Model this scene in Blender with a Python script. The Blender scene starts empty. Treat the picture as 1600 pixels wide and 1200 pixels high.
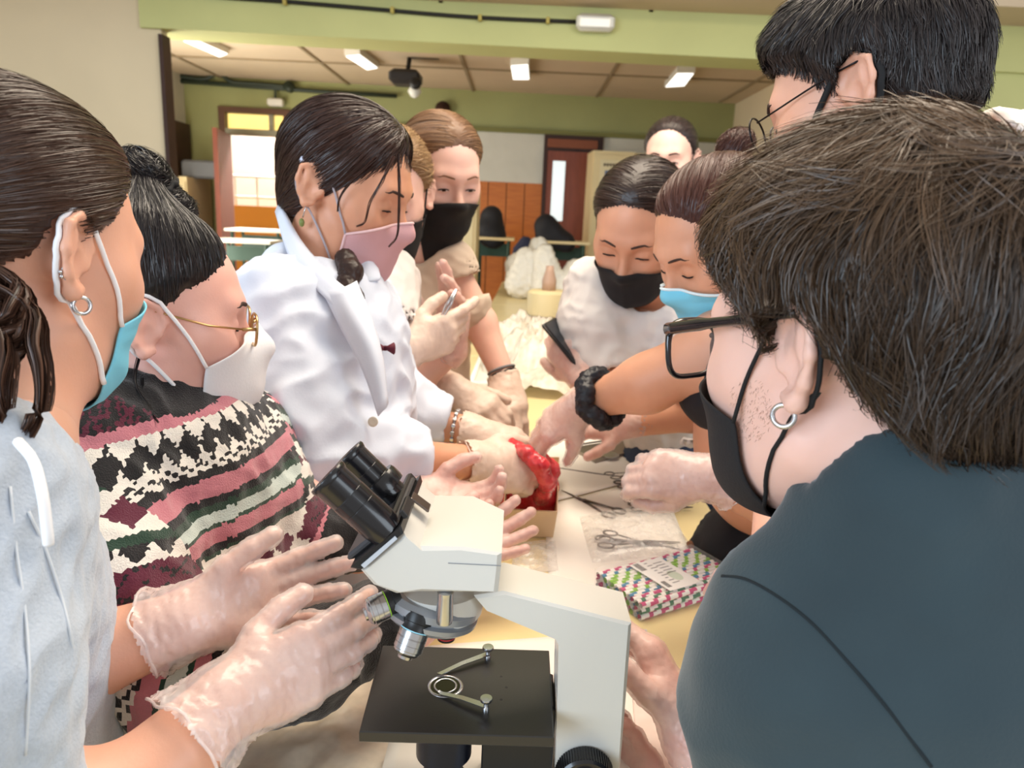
import bpy, math, random
import numpy as np
from mathutils import Vector, Matrix
random.seed(7); rng = np.random.default_rng(7)
C = bpy.context.scene.collection
# ------------------------------------------------------------------ camera
FPX = 1130.0; PITCH = math.radians(13.0); ROLL = math.radians(2.5); CAMZ = 1.40
_F = np.array([0, math.cos(PITCH), -math.sin(PITCH)]); _U0 = np.array([0, math.sin(PITCH), math.cos(PITCH)]); _X = np.array([1.0, 0, 0])
_R = math.cos(ROLL)*_X + math.sin(ROLL)*_U0; _U = math.cos(ROLL)*_U0 - math.sin(ROLL)*_X
_C = np.array([0, 0, CAMZ])
def ray(x, y): return _F + ((x-800)/FPX)*_R + ((600-y)/FPX)*_U
def W(x, y, d): return _C + d*ray(x, y)                 # a point at picture x, y and distance d along the view axis
def onz(x, y, z): r = ray(x, y); return _C + r*((z-CAMZ)/r[2])
def ony(x, y, Y): r = ray(x, y); return _C + r*(Y/r[1])
cam = bpy.data.objects.new('camera', bpy.data.cameras.new('camera')); C.objects.link(cam)
M = Matrix.Identity(4)
for i in range(3):
    M[i][0] = _R[i]; M[i][1] = _U[i]; M[i][2] = -_F[i]; M[i][3] = _C[i]
cam.matrix_world = M
cam.data.sensor_width = 36; cam.data.lens = 36*FPX/1600; cam.data.clip_start = 0.02
cam.data.dof.use_dof = True; cam.data.dof.focus_distance = 0.66; cam.data.dof.aperture_fstop = 9.0
sc = bpy.context.scene; sc.camera = cam
# ------------------------------------------------------------------ light
vs = sc.view_settings; vs.view_transform = 'Standard'; vs.look = 'None'; vs.gamma = 1; vs.use_curve_mapping = False; vs.exposure = 0.18
w = bpy.data.worlds.new('world'); sc.world = w; w.use_nodes = True
w.node_tree.nodes['Background'].inputs[0].default_value = (1.0, 0.955, 0.90, 1); w.node_tree.nodes['Background'].inputs[1].default_value = 0.58
def area(name, loc, target, sx, sy, power, col):
    l = bpy.data.lights.new(name, 'AREA'); l.shape = 'RECTANGLE'; l.size = sx; l.size_y = sy; l.energy = power; l.color = col
    o = bpy.data.objects.new(name, l); C.objects.link(o); o.location = loc
    o.rotation_euler = (Vector(target)-Vector(loc)).to_track_quat('-Z', 'Y').to_euler(); return o
area('window_light_left', (-2.6, -1.8, 2.0), (0.1, 1.2, 1.0), 2.6, 1.7, 120, (0.66, 0.83, 1.0))
area('window_light_right', (3.0, -1.4, 2.2), (0.2, 1.3, 1.0), 2.4, 1.6, 55, (0.78, 0.89, 1.0))
area('ceiling_light_glow', (0.3, 1.5, 2.95), (0.3, 1.6, 0.8), 1.8, 1.2, 66, (1.0, 0.86, 0.68))
area('back_fill_right', (3.1, 6.0, 1.3), (-1.0, 6.2, 1.9), 2.6, 1.6, 110, (1.0, 0.94, 0.84))  # unseen fill added at the right to brighten the back room and ceiling
area('back_fill_left', (-2.9, 5.4, 1.2), (0.5, 6.2, 2.2), 1.2, 1.6, 60, (1.0, 0.95, 0.86))  # second added fill, from the left, lifting the dim back room ceiling
area('courtyard_daylight', (-2.8, 11.5, 3.8), (-3.0, 8.6, 1.0), 3.0, 2.5, 2600, (1.0, 0.98, 0.94))
# ------------------------------------------------------------------ materials
MATS = {}
def mat(name, col, rough=0.5, metal=0.0, var=0.0, vscale=8.0, bump=0.0, bscale=60.0, alpha=1.0, trans=0.0, emit=None, sss=0.0, col2=None, sheen=0.0, detail=3.0, spec=0.5, attr=None, stretch=None, ior=1.45, avar=0.0, coat=0.0):
    if name in MATS: return MATS[name]
    m = bpy.data.materials.new(name); m.use_nodes = True; nt = m.node_tree; b = nt.nodes['Principled BSDF']
    col = tuple(col)+(1,) if len(col) == 3 else col
    b.inputs['Base Color'].default_value = col; b.inputs['Roughness'].default_value = rough; b.inputs['Metallic'].default_value = metal
    b.inputs['Alpha'].default_value = alpha; b.inputs['Transmission Weight'].default_value = trans; b.inputs['IOR'].default_value = ior
    b.inputs['Specular IOR Level'].default_value = spec; b.inputs['Sheen Weight'].default_value = sheen; b.inputs['Coat Weight'].default_value = coat
    if sss: b.inputs['Subsurface Weight'].default_value = sss; b.inputs['Subsurface Radius'].default_value = (0.012, 0.005, 0.003); b.inputs['Subsurface Scale'].default_value = 1.0
    if emit: b.inputs['Emission Color'].default_value = tuple(emit[:3])+(1,); b.inputs['Emission Strength'].default_value = emit[3]
    tc = nt.nodes.new('ShaderNodeTexCoord'); vec = tc.outputs['Object']
    if stretch:
        mp = nt.nodes.new('ShaderNodeMapping'); mp.inputs['Scale'].default_value = stretch; nt.links.new(vec, mp.inputs[0]); vec = mp.outputs[0]
    def noise(s, det=detail):
        n = nt.nodes.new('ShaderNodeTexNoise'); n.inputs['Scale'].default_value = s; n.inputs['Detail'].default_value = det; nt.links.new(vec, n.inputs['Vector']); return n
    src = None
    if attr:
        a = nt.nodes.new('ShaderNodeAttribute'); a.attribute_name = attr
        if attr == 'Col': nt.links.new(a.outputs['Color'], b.inputs['Base Color'])
        else: src = a.outputs['Fac']
    if var or col2 or (src is not None):
        if src is None:
            src = noise(vscale).outputs['Fac']
        c2 = tuple(col2)+(1,) if col2 else tuple(min(1, c*(1+var)) for c in col[:3])+(1,)
        c1 = col if col2 else tuple(c*(1-var) for c in col[:3])+(1,)
        cr = nt.nodes.new('ShaderNodeValToRGB'); cr.color_ramp.elements[0].color = c1; cr.color_ramp.elements[1].color = c2
        if not attr: cr.color_ramp.elements[0].position = 0.32; cr.color_ramp.elements[1].position = 0.68
        nt.links.new(src, cr.inputs[0]); nt.links.new(cr.outputs[0], b.inputs['Base Color'])
    if avar:
        n = noise(45.0, 4); mr = nt.nodes.new('ShaderNodeMapRange'); mr.inputs[1].default_value = .35; mr.inputs[2].default_value = .7
        mr.inputs[3].default_value = max(0, alpha-avar); mr.inputs[4].default_value = min(1, alpha+avar); nt.links.new(n.outputs['Fac'], mr.inputs[0]); nt.links.new(mr.outputs[0], b.inputs['Alpha'])
    if bump:
        n = noise(bscale, 4); bp = nt.nodes.new('ShaderNodeBump'); bp.inputs['Strength'].default_value = bump; bp.inputs['Distance'].default_value = 0.004
        nt.links.new(n.outputs['Fac'], bp.inputs['Height']); nt.links.new(bp.outputs[0], b.inputs['Normal'])
    MATS[name] = m; return m
def srgb(r, g, b): return tuple(((c/255)/12.92 if c/255 <= .04045 else ((c/255+.055)/1.055)**2.4) for c in (r, g, b))
# ------------------------------------------------------------------ objects
def mesh_np(name, V, F, m, parent=None, smooth=True, attrs=None, org=None):
    """V (n,3), F list of arrays (k,3) or (k,4): ONE mesh object"""
    V = np.asarray(V, dtype=np.float64)
    if org is None: org = np.array(parent['org']) if parent is not None and 'org' in parent else np.zeros(3)
    Fs = F if isinstance(F, list) else [F]
    Fs = [np.asarray(f, dtype=np.int32) for f in Fs if len(f)]
    me = bpy.data.meshes.new(name); me.vertices.add(len(V)); me.vertices.foreach_set('co', (V-org).astype(np.float32).ravel())
    idx = np.concatenate([f.ravel() for f in Fs]); tot = np.concatenate([np.full(len(f), f.shape[1], dtype=np.int32) for f in Fs])
    st = np.concatenate([[0], np.cumsum(tot)[:-1]]).astype(np.int32)
    me.loops.add(len(idx)); me.loops.foreach_set('vertex_index', idx)
    me.polygons.add(len(tot)); me.polygons.foreach_set('loop_start', st); me.polygons.foreach_set('loop_total', tot)
    me.polygons.foreach_set('use_smooth', np.full(len(tot), smooth))
    for an, (typ, dom, data) in (attrs or {}).items():
        a = me.attributes.new(an, typ, dom)
        a.data.foreach_set('color' if 'COLOR' in typ else 'value', np.asarray(data, dtype=np.float32).ravel())
    me.update(calc_edges=True); me.validate()
    if m: me.materials.append(m)
    o = bpy.data.objects.new(name, me); C.objects.link(o)
    if parent is not None: o.parent = parent
    return o
class MB:
    """collects polygons for one mesh"""
    def __init__(s): s.v = []; s.f = []; s.mi = []; s.m = 0
    def add(s, vs, fs):
        b = len(s.v); s.v += [tuple(map(float, p)) for p in vs]; s.f += [tuple(i+b for i in f) for f in fs]; s.mi += [s.m]*len(fs); return s
    def box(s, c, size, R=None, bev=0.0):
        c = np.array(c, float); h = np.array(size, float)/2; R = np.eye(3) if R is None else np.asarray(R)
        if bev <= 0:
            P = [(i, j, k) for i in (-1, 1) for j in (-1, 1) for k in (-1, 1)]
            return s.add([c+R@(h*np.array(p)) for p in P], [(0,1,3,2),(4,6,7,5),(0,4,5,1),(2,3,7,6),(0,2,6,4),(1,5,7,3)])
        e = min(bev, h.min()*.95); rings = []
        def rect(a, b, z, cb):
            return [(-a+cb,-b,z),(a-cb,-b,z),(a,-b+cb,z),(a,b-cb,z),(a-cb,b,z),(-a+cb,b,z),(-a,b-cb,z),(-a,-b+cb,z)]
        for a, b, z in ((h[0]-e, h[1]-e, -h[2]), (h[0], h[1], -h[2]+e), (h[0], h[1], h[2]-e), (h[0]-e, h[1]-e, h[2])):
            rings.append([c+R@np.array(p) for p in rect(a, b, z, e*.6)])
        return s.rings(rings, caps=True)
    def rings(s, rings, caps=True, closed=True):
        n = len(rings[0]); vs = [p for r in rings for p in r]; fs = []
        for i in range(len(rings)-1):
            for j in range(n if closed else n-1):
                k = (j+1) % n; fs.append((i*n+j, i*n+k, (i+1)*n+k, (i+1)*n+j))
        if caps: fs.append(tuple(reversed(range(n)))); fs.append(tuple(range((len(rings)-1)*n, len(rings)*n)))
        return s.add(vs, fs)
    def prism(s, pts, ext):      # pts: 3D outline (planar), extruded by vector ext
        ext = np.array(ext, float); return s.rings([[np.array(p, float) for p in pts], [np.array(p, float)+ext for p in pts]])
    def lathe(s, prof, c, axis=(0,0,1), n=24, caps=True):   # prof [(r, h)]
        z = np.array(axis, float); z /= np.linalg.norm(z); t = np.array([1.0,0,0]) if abs(z[0]) < .9 else np.array([0,1.0,0])
        x = np.cross(t, z); x /= np.linalg.norm(x); y = np.cross(z, x); c = np.array(c, float)
        return s.rings([[c+z*h+r*(x*math.cos(a)+y*math.sin(a)) for a in np.linspace(0, 2*math.pi, n, endpoint=False)] for r, h in prof], caps=caps)
    def tube(s, pts, r, n=8, caps=True, flat=1.0, up=None):
        P = [np.array(p, float) for p in pts]; rs = r if hasattr(r, '__len__') else [r]*len(P); rings = []; px = None
        for i, p in enumerate(P):
            t = P[min(i+1, len(P)-1)]-P[max(i-1, 0)]; t = t/(np.linalg.norm(t)+1e-12)
            if px is None: px = np.array(up, float) if up is not None else (np.array([0,0,1.0]) if abs(t[2]) < .9 else np.array([1.0,0,0]))
            x = px-t*np.dot(px, t); x /= (np.linalg.norm(x)+1e-12); y = np.cross(t, x); px = x
            rings.append([p+rs[i]*(flat*x*math.cos(a)+y*math.sin(a)) for a in np.linspace(0, 2*math.pi, n, endpoint=False)])
        return s.rings(rings, caps=caps)
    def build(s, name, m, parent=None, smooth=False, angle=None):
        org = np.array(parent['org']) if parent is not None and 'org' in parent else np.zeros(3)
        me = bpy.data.meshes.new(name); me.from_pydata([tuple(np.array(v)-org) for v in s.v], [], s.f)
        ms = m if isinstance(m, (list, tuple)) else [m]
        for x in ms: me.materials.append(x)
        me.polygons.foreach_set('material_index', s.mi)
        if smooth or angle:
            me.polygons.foreach_set('use_smooth', [True]*len(s.f))
            if angle: me.set_sharp_from_angle(angle=math.radians(angle))
        me.validate(); me.update()
        o = bpy.data.objects.new(name, me); C.objects.link(o)
        if parent is not None: o.parent = parent
        return o
def thing(name, label, cat, loc, group=None):
    o = bpy.data.objects.new(name, None); C.objects.link(o); o.empty_display_size = .05
    o.location = loc; o['org'] = [float(v) for v in loc]; o['label'] = label; o['category'] = cat
    if group: o['group'] = group
    return o
def tag(o, label, cat, group=None):
    o['label'] = label; o['category'] = cat
    if group: o['group'] = group
    return o
def struct(o): o['kind'] = 'structure'; return o
def copy_tree(o, parent=None):
    c = o.copy(); C.objects.link(c)
    if parent is not None: c.parent = parent
    for ch in list(o.children): copy_tree(ch, c)
    return c
def sub(parent_obj):   # make a mesh object usable as parent with the same origin as its own parent
    parent_obj['org'] = list(parent_obj.parent['org']) if parent_obj.parent is not None else [0,0,0]; return parent_obj
def catmull(P, n=6):
    P = [np.array(p, float) for p in P]; Q = [2*P[0]-P[1]]+P+[2*P[-1]-P[-2]]; out = []
    for i in range(1, len(Q)-2):
        for t in np.linspace(0, 1, n, endpoint=False):
            a, b, c, d = Q[i-1:i+3]; out.append(.5*((2*b)+(-a+c)*t+(2*a-5*b+4*c-d)*t*t+(-a+3*b-3*c+d)*t**3))
    return out+[P[-1]]
def unit(v): v = np.array(v, float); return v/(np.linalg.norm(v)+1e-12)
# ------------------------------------------------------------------ signed distance bodies
def smin(a, b, k):
    h = np.maximum(k-np.abs(a-b), 0)/k; return np.minimum(a, b)-h*h*k*.25
class Shape:
    def __init__(s): s.p = []
    def cone(s, a, b, ra, rb=None, k=.02, op='+'):
        rb = ra if rb is None else rb; a = np.array(a, float); b = np.array(b, float)
        lo = np.minimum(a-ra, b-rb); hi = np.maximum(a+ra, b+rb); s.p.append(('c', (a, b, ra, rb), k, op, lo, hi)); return s
    def chain(s, pts, rs, k=.02):
        for i in range(len(pts)-1): s.cone(pts[i], pts[i+1], rs[i], rs[i+1], k)
        return s
    def ell(s, c, r, R=None, k=.02, op='+'):     # R columns = local axes
        c = np.array(c, float); r = np.array(r, float); R = np.eye(3) if R is None else np.asarray(R, float); m = r.max()
        e = np.sqrt(((R*r)**2).sum(1)); s.p.append(('e', (c, r, R), k, op, c-e, c+e)); return s
    def cyl(s, c, n, r, h, k=.002, op='-'):      # flat ended cylinder from c along n
        c = np.array(c, float); n = unit(n); e = c+n*h; m = r; s.p.append(('d', (c, n, r, h), k, op, np.minimum(c, e)-m, np.maximum(c, e)+m)); return s
    def hem(s, end, d, rin, rout=.085, L=.12, deep=.035):   # cut a sleeve flat at end and hollow its mouth
        d = unit(d); s.cyl(end, d, rout, L); s.cyl(np.array(end)-d*deep, d, rin, deep+.01, k=.004); return s
    def plane(s, c, n):    # keep the side opposite to n
        s.p.append(('p', (np.array(c, float), unit(n)), .001, 'clip', None, None)); return s
    def copy(s, infl=0.0):
        t = Shape()
        for kd, a, k, op, lo, hi in s.p:
            if kd == 'c': t.p.append((kd, (a[0], a[1], a[2]+infl, a[3]+infl), k, op, lo-infl, hi+infl))
            elif kd == 'e': t.p.append((kd, (a[0], a[1]+infl, a[2]), k, op, lo-infl, hi+infl))
            else: t.p.append((kd, a, k, op, lo, hi))
        return t
    @staticmethod
    def dist(kd, a, P):
        if kd == 'c':
            A, B, ra, rb = a; ba = B-A; L2 = float(ba@ba)+1e-12; pa = P-A; t = np.clip((pa@ba)/L2, 0, 1)
            d = pa-t[..., None]*ba; return np.sqrt((d*d).sum(-1))-(ra+(rb-ra)*t)
        if kd == 'e':
            c, r, R = a; q = (P-c)@R; q1 = q/r; k0 = np.sqrt((q1*q1).sum(-1)); q2 = q/(r*r); k1 = np.sqrt((q2*q2).sum(-1))
            return np.where(k1 > 1e-9, k0*(k0-1)/np.maximum(k1, 1e-9), -r.min())
        if kd == 'd':
            c, n, r, h = a; q = P-c; t = q@n; rr = np.sqrt(np.maximum((q*q).sum(-1)-t*t, 0)); return np.maximum(rr-r, np.abs(t-h/2)-h/2)
        return (P-a[0])@a[1]
    def eval(s, P):
        F = np.full(P.shape[:-1], 1.0)
        for kd, a, k, op, lo, hi in s.p:
            d = s.dist(kd, a, P)
            if op == '+': F = smin(F, d, k)
            elif op == '-': F = -smin(-F, d, k)
            else: F = np.maximum(F, d)
        return F
    def grad(s, P, e=.0015):
        g = np.stack([s.eval(P+np.array(v)*e)-s.eval(P-np.array(v)*e) for v in ((1,0,0),(0,1,0),(0,0,1))], -1)
        return g/(np.linalg.norm(g, axis=-1, keepdims=True)+1e-12)
    def mesh(s, res):
        bl = [x for x in s.p if x[3] == '+']
        pad = 3*res+.3*max(x[2] for x in bl); lo = np.min([x[4] for x in bl], 0)-pad; hi = np.max([x[5] for x in bl], 0)+pad
        n = np.ceil((hi-lo)/res).astype(int)+1; ax = [(lo[i]+np.arange(n[i])*res) for i in range(3)]
        F = np.full(n, 1.0, dtype=np.float32)
        for kd, a, k, op, l, h in s.p:
            if l is None: sl = (slice(None),)*3
            else:
                i0 = np.clip(((l-k-2*res-lo)/res).astype(int), 0, n-1); i1 = np.clip(((h+k+2*res-lo)/res).astype(int)+2, 1, n)
                if (i1 <= i0).any(): continue
                sl = tuple(slice(i0[i], i1[i]) for i in range(3))
            G = np.stack(np.meshgrid(*[ax[i][sl[i]] for i in range(3)], indexing='ij'), -1); d = s.dist(kd, a, G).astype(np.float32)
            if op == '+': F[sl] = smin(F[sl], d, k)
            elif op == '-': F[sl] = -smin(-F[sl], d, k)
            else: F[sl] = np.maximum(F[sl], d)
        return surface_nets(F, lo, res)
def surface_nets(F, lo, res):
    S = F < 0
    c = [S[i:S.shape[0]-1+i, j:S.shape[1]-1+j, k:S.shape[2]-1+k] for i in (0,1) for j in (0,1) for k in (0,1)]
    anyv = c[0].copy(); allv = c[0].copy()
    for x in c[1:]: anyv |= x; allv &= x
    act = anyv & ~allv; I = np.argwhere(act); idx = np.full(act.shape, -1, dtype=np.int32); idx[act] = np.arange(len(I))
    off = np.array([(i,j,k) for i in (0,1) for j in (0,1) for k in (0,1)])
    Vv = np.stack([F[I[:,0]+o[0], I[:,1]+o[1], I[:,2]+o[2]] for o in off], 1)
    acc = np.zeros((len(I), 3)); cnt = np.zeros(len(I))
    for a in range(8):
        for b in range(a+1, 8):
            if np.abs(off[a]-off[b]).sum() == 1:
                va, vb = Vv[:,a], Vv[:,b]; m = (va < 0) != (vb < 0); t = np.where(m, va/np.where(m, va-vb, 1), 0)
                acc += m[:,None]*(off[a]+t[:,None]*(off[b]-off[a])); cnt += m
    V = lo+(I+acc/np.maximum(cnt, 1)[:,None])*res
    Q = []
    for ax in range(3):
        u, v = [(1,2),(2,0),(0,1)][ax]
        a = [slice(1,-1)]*3; b = [slice(1,-1)]*3; a[ax] = slice(0, S.shape[ax]-1); b[ax] = slice(1, S.shape[ax])
        s0 = S[tuple(a)]; s1 = S[tuple(b)]; E = np.argwhere(s0 != s1)
        if not len(E): continue
        flip = s0[tuple(E.T)]; base = E.copy(); base[:,u] += 1; base[:,v] += 1
        def g(du, dv):
            q = base.copy(); q[:,u] -= du; q[:,v] -= dv; return idx[q[:,0], q[:,1], q[:,2]]
        q = np.stack([g(1,1), g(0,1), g(0,0), g(1,0)], 1); q[~flip] = q[~flip][:, ::-1]; Q.append(q)
    Q = np.concatenate(Q); Q = Q[(Q >= 0).all(1)]
    return V, Q
def vnormals(V, Q):
    n = np.cross(V[Q[:,2]]-V[Q[:,0]], V[Q[:,3]]-V[Q[:,1]]); N = np.zeros_like(V)
    for i in range(4): np.add.at(N, Q[:,i], n)
    return N/(np.linalg.norm(N, axis=1, keepdims=True)+1e-12)
def smoothv(V, Q, it=2, f=.5):
    for _ in range(it):
        A = np.zeros_like(V); c = np.zeros(len(V))
        for i in range(4):
            a, b = Q[:,i], Q[:,(i+1)%4]; np.add.at(A, a, V[b]); np.add.at(A, b, V[a]); np.add.at(c, a, 1); np.add.at(c, b, 1)
        V = V+(A/np.maximum(c, 1)[:,None]-V)*f
    return V
def wob(P, s, seed=0):       # smooth pseudo noise in -1..1
    r = np.random.default_rng(seed); out = 0
    for o in range(6):
        d = r.normal(size=3); d /= np.linalg.norm(d); out = out+np.sin(P@(d*s*(1+.45*o))+r.uniform(0, 6.28)+1.3*np.sin(P@(r.normal(size=3)*s*.6)))/(1+.35*o)
    return out/3.0
def ridge(P, s, seed=0): return 1-2*np.abs(wob(P, s, seed))
def folds(V, Q, amp, s, seed=0, dirv=None):
    N = vnormals(V, Q); P = V.copy()
    if dirv is not None: d = unit(dirv); P = P-d*(P@d)[:,None]*.75
    s = s*4.2; return V+N*((ridge(P, s, seed)*.6+wob(P, s*2.1, seed+1)*.22+.35*wob(P, s*.45, seed+2))*amp)[:,None]
def tubes(name, pts, r, m, P, n=8, **k): mb = MB(); mb.tube(pts, r, n, **k); return mb.build(name, m, P, smooth=True)
# ------------------------------------------------------------------ people: shared builders
SKIN = {
 'fair': mat('skin_fair', srgb(224,178,160), .48, var=.0, col2=srgb(234,188,172), vscale=14, bump=.05, bscale=400, sss=.12),
 'warm': mat('skin_warm', srgb(216,160,134), .46, col2=srgb(226,172,148), vscale=14, bump=.05, bscale=400, sss=.12),
 'tan':  mat('skin_tan', srgb(206,146,114), .45, col2=srgb(218,160,130), vscale=14, bump=.05, bscale=400, sss=.12),
 'pink': mat('skin_pink', srgb(224,170,156), .46, col2=srgb(234,182,168), vscale=16, bump=.06, bscale=400, sss=.12)}
M_BLACKCLOTH = mat('black_mask_cloth', srgb(26,24,26), .85, var=.15, bump=.15, bscale=500)
M_STRAPW = mat('white_elastic', srgb(236,236,240), .7)
M_STRAPB = mat('black_elastic', srgb(20,20,22), .8)
M_STEEL = mat('bright_steel', srgb(205,205,208), .25, 1.0)
M_DARKSTEEL = mat('instrument_steel', srgb(120,112,108), .33, 1.0)
M_GOLD = mat('gold_wire', srgb(196,160,110), .28, 1.0)
M_EYE = mat('eye_white', srgb(222,212,208), .3)
M_IRIS = mat('brown_iris', srgb(48,30,22), .2)
M_BROW = mat('brow_dark', srgb(58,38,30), .8)
M_BROWL = mat('brow_light', srgb(122,84,60), .8)
M_LASH = mat('lash', srgb(34,22,20), .8)
def frame_head(c, fwd, roll=0.0, s=1.0):
    y = unit(fwd); x = unit(np.cross(y, (0,0,1))); z = np.cross(x, y)
    cr, sr = math.cos(roll), math.sin(roll); x2 = x*cr+z*sr; z2 = -x*sr+z*cr
    return dict(c=np.array(c, float), R=np.stack([x2, y, z2], 1), s=s)
def l2w(H, P): return H['c']+H['s']*(np.asarray(P) @ H['R'].T)
def w2l(H, P): return ((np.asarray(P)-H['c']) @ H['R'])/H['s']
def head_shape(neck=None, ears=(1, -1), slim=1.0):
    s = Shape()
    s.ell((0,-.012,.043), (.076*slim,.098,.082), k=.03)
    s.ell((0,.030,-.012), (.064*slim,.063,.085), k=.03)
    s.ell((0,.030,-.062), (.053*slim,.055,.045), k=.03)
    s.cone((0,.072,-.092), (0,.066,-.088), .019, k=.03)
    for x in (1,-1):
        s.cone((x*.040*slim,.060,-.018), (x*.048*slim,.044,-.012), .021, k=.03)
        s.cone((x*.014,.082,.025), (x*.036,.074,.026), .0115, k=.02)
        s.cone((x*.050*slim,.0,-.058), (x*.02,.06,-.086), .018, k=.03)
    s.cone((0,.086,.012), (0,.108,-.026), .0062, .0098, k=.014)
    for x in (1,-1): s.cone((x*.0105,.098,-.031), (x*.0105,.1,-.031), .0075, k=.008)
    for x in (1,-1): s.cone((x*.031,.098,.004), (x*.033,.098,.004), .0135, k=.022, op='-')
    for x in (1,-1): s.ell((x*.031,.0735,.004), (.0165,.0135,.0125), k=.004)
    s.cone((-.020,.086,-.063), (.020,.086,-.063), .0065, k=.008)
    s.cone((-.016,.085,-.072), (.016,.085,-.072), .0075, k=.008)
    if neck is not None:
        n = np.array(neck); s.cone((0,-.022,-.045), n, .049, .054, k=.035); s.cone((0,.03,-.075), n+np.array([0,.012,0]), .03, .034, k=.04)
    for x in ears:
        E = np.array([(.012,-.004),(.016,.010),(.010,.026),(-.005,.033),(-.018,.024),(-.020,.006),(-.014,-.012),(-.004,-.025)])
        def ep(a, b, o=0): return np.array([x*(.0735*slim+.010+o-a*.55), -.012+a, b])
        for i in range(len(E)-1): s.cone(ep(*E[i]), ep(*E[i+1]), .0036, k=.004)
        s.cone(ep(-.004,-.025), ep(.004,-.022), .0068, .0052, k=.006)
        s.cone(ep(-.010,.02,-.003), ep(-.008,-.010,-.003), .0045, k=.006)
        Re = np.stack([unit((x*.86,.5,0)), unit((-x*.5,.86,0)), (0,0,1)], 1)
        s.ell(ep(-.003,.004,-.0055), (.0035,.017,.028), Re, k=.005)
        s.cone(ep(-.004,.004,-.014), ep(-.002,-.004,-.014), .012, k=.008)
        s.ell(ep(.001,-.003,.0065), (.009,.0085,.0125), Re, k=.003, op='-'); s.cone(ep(-.0135,.020,.0045), ep(-.0130,.0,.0045), .0030, k=.003, op='-'); s.cone(ep(-.008,.0255,.0045), ep(.004,.020,.0045), .0030, k=.003, op='-')
        s.cone(ep(.010,-.004,-.003), ep(.0105,.001,-.003), .0035, k=.004)
    return s
def hair_g(zs, ys):
    zs = np.array(zs); ys = np.array(ys); o = np.argsort(zs); return lambda z: np.interp(z, zs[o], ys[o])
HL_DEFAULT = hair_g([.14,.105,.085,.06,.035,.01,-.015,-.04,-.07,-.085], [.08,.074,.068,.050,.030,.008,-.018,-.034,-.05,-.16])
def cranium(th, slim=1.0, extra=None):
    s = Shape(); s.ell((0,-.012,.043), (.076*slim+th,.098+th,.082+th), k=.03); s.ell((0,.030,-.012), (.064*slim+th*.5,.063+th*.5,.085), k=.03)
    s.ell((0,-.035,-.03), (.054+th*.5,.062+th*.5,.06), k=.03)
    for e in (extra or []): s.cone(*e)
    return s
def strands(S, H, roots, flow, length, steps, lift0, lift1, width, seed, parent, name, m, lenvar=.3, jit=.25, wave=0.0, droop=0.0, taper=.25, clump=0.0, stop=None, sink=None, gather=0.0, ngather=40, lighttop=0.0):
    r = np.random.default_rng(seed); P = roots.copy(); n = len(P); L = length*(1+lenvar*r.uniform(-1,1,n)); J = r.normal(size=(n,3))*jit
    ln = r.uniform(0, 1, n)**1.6
    cl = np.stack([wob(P, 70, seed+5), wob(P, 70, seed+6), wob(P, 70, seed+7)], 1)*clump
    path = [P.copy()]; nor = S.grad(P); N0 = nor
    for k in range(steps):
        nor = S.grad(P); d = flow(P)+J+cl+np.array([0,0,-droop*(k/steps)])
        d = d+wave*np.stack([wob(P*1.0, 60, seed+9)]*3, 1)*np.cross(nor, d)
        d = d-nor*(d*nor).sum(1)[:,None]; d /= (np.linalg.norm(d, axis=1, keepdims=True)+1e-9)
        go = np.ones(n) if stop is None else stop(P)
        P = P+d*(L/steps*go)[:,None]; t = (k+1)/steps
        tgt = lift0+(lift1*(ln)*t)-(0 if sink is None else sink(P)); P = P-nor*(S.eval(P)-tgt)[:,None]; path.append(P.copy())
    path = np.stack(path, 1)
    if gather:
        ci = r.choice(n, max(1, n//ngather), replace=False); near = np.zeros(n, int); bd = np.full(n, 9.0)
        for q in range(0, n, 4000):
            dd = ((roots[q:q+4000,None,:]-roots[ci][None,:,:])**2).sum(-1); near[q:q+4000] = ci[dd.argmin(1)]
        tt = np.linspace(0, 1, steps+1)[None,:,None]**1.1; fac = (gather*r.uniform(.5, 1.15, n))[:,None,None]; path = path+(path[near]-path)*np.clip(tt*fac, 0, .93)
    T = np.gradient(path, axis=1); T /= (np.linalg.norm(T, axis=2, keepdims=True)+1e-9)
    a = r.uniform(-.9, .9, n); Nn = np.repeat(N0[:,None,:], steps+1, 1); B = np.cross(T, Nn); B /= (np.linalg.norm(B, axis=2, keepdims=True)+1e-9)
    B = B*np.cos(a)[:,None,None]+Nn*np.sin(a)[:,None,None]
    wd = width*np.linspace(1, taper, steps+1)[None,:,None]*(r.uniform(.6,1.3,n))[:,None,None]
    V = np.stack([path-B*wd/2, path+B*wd/2], 2); V = l2w(H, V.reshape(-1,3))
    b = (np.arange(n)*(steps+1)*2)[:,None]+(np.arange(steps)*2)[None,:]; b = b.ravel(); Q = np.stack([b, b+1, b+3, b+2], 1)
    tn = r.beta(2,2,n)*.6+.2*(.5+.5*wob(roots, 180, seed+3))
    if gather: tn = tn*.75+.35*((near*2654435761 % 1000)/1000.0)
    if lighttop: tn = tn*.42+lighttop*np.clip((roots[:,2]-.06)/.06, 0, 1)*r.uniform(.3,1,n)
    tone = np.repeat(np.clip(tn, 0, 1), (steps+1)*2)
    return V, Q, tone
def hair_mat(name, dark, light, rough=.38): return mat(name, dark, rough, col2=light, attr='tone', spec=.42)
def person_thing(label, loc): return thing('person', label, 'person', loc)
def join_np(items):
    V = []; F = []; b = 0
    for v, f in items: V.append(v); F.append(f+b); b += len(v)
    return np.concatenate(V), np.concatenate(F)
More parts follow.
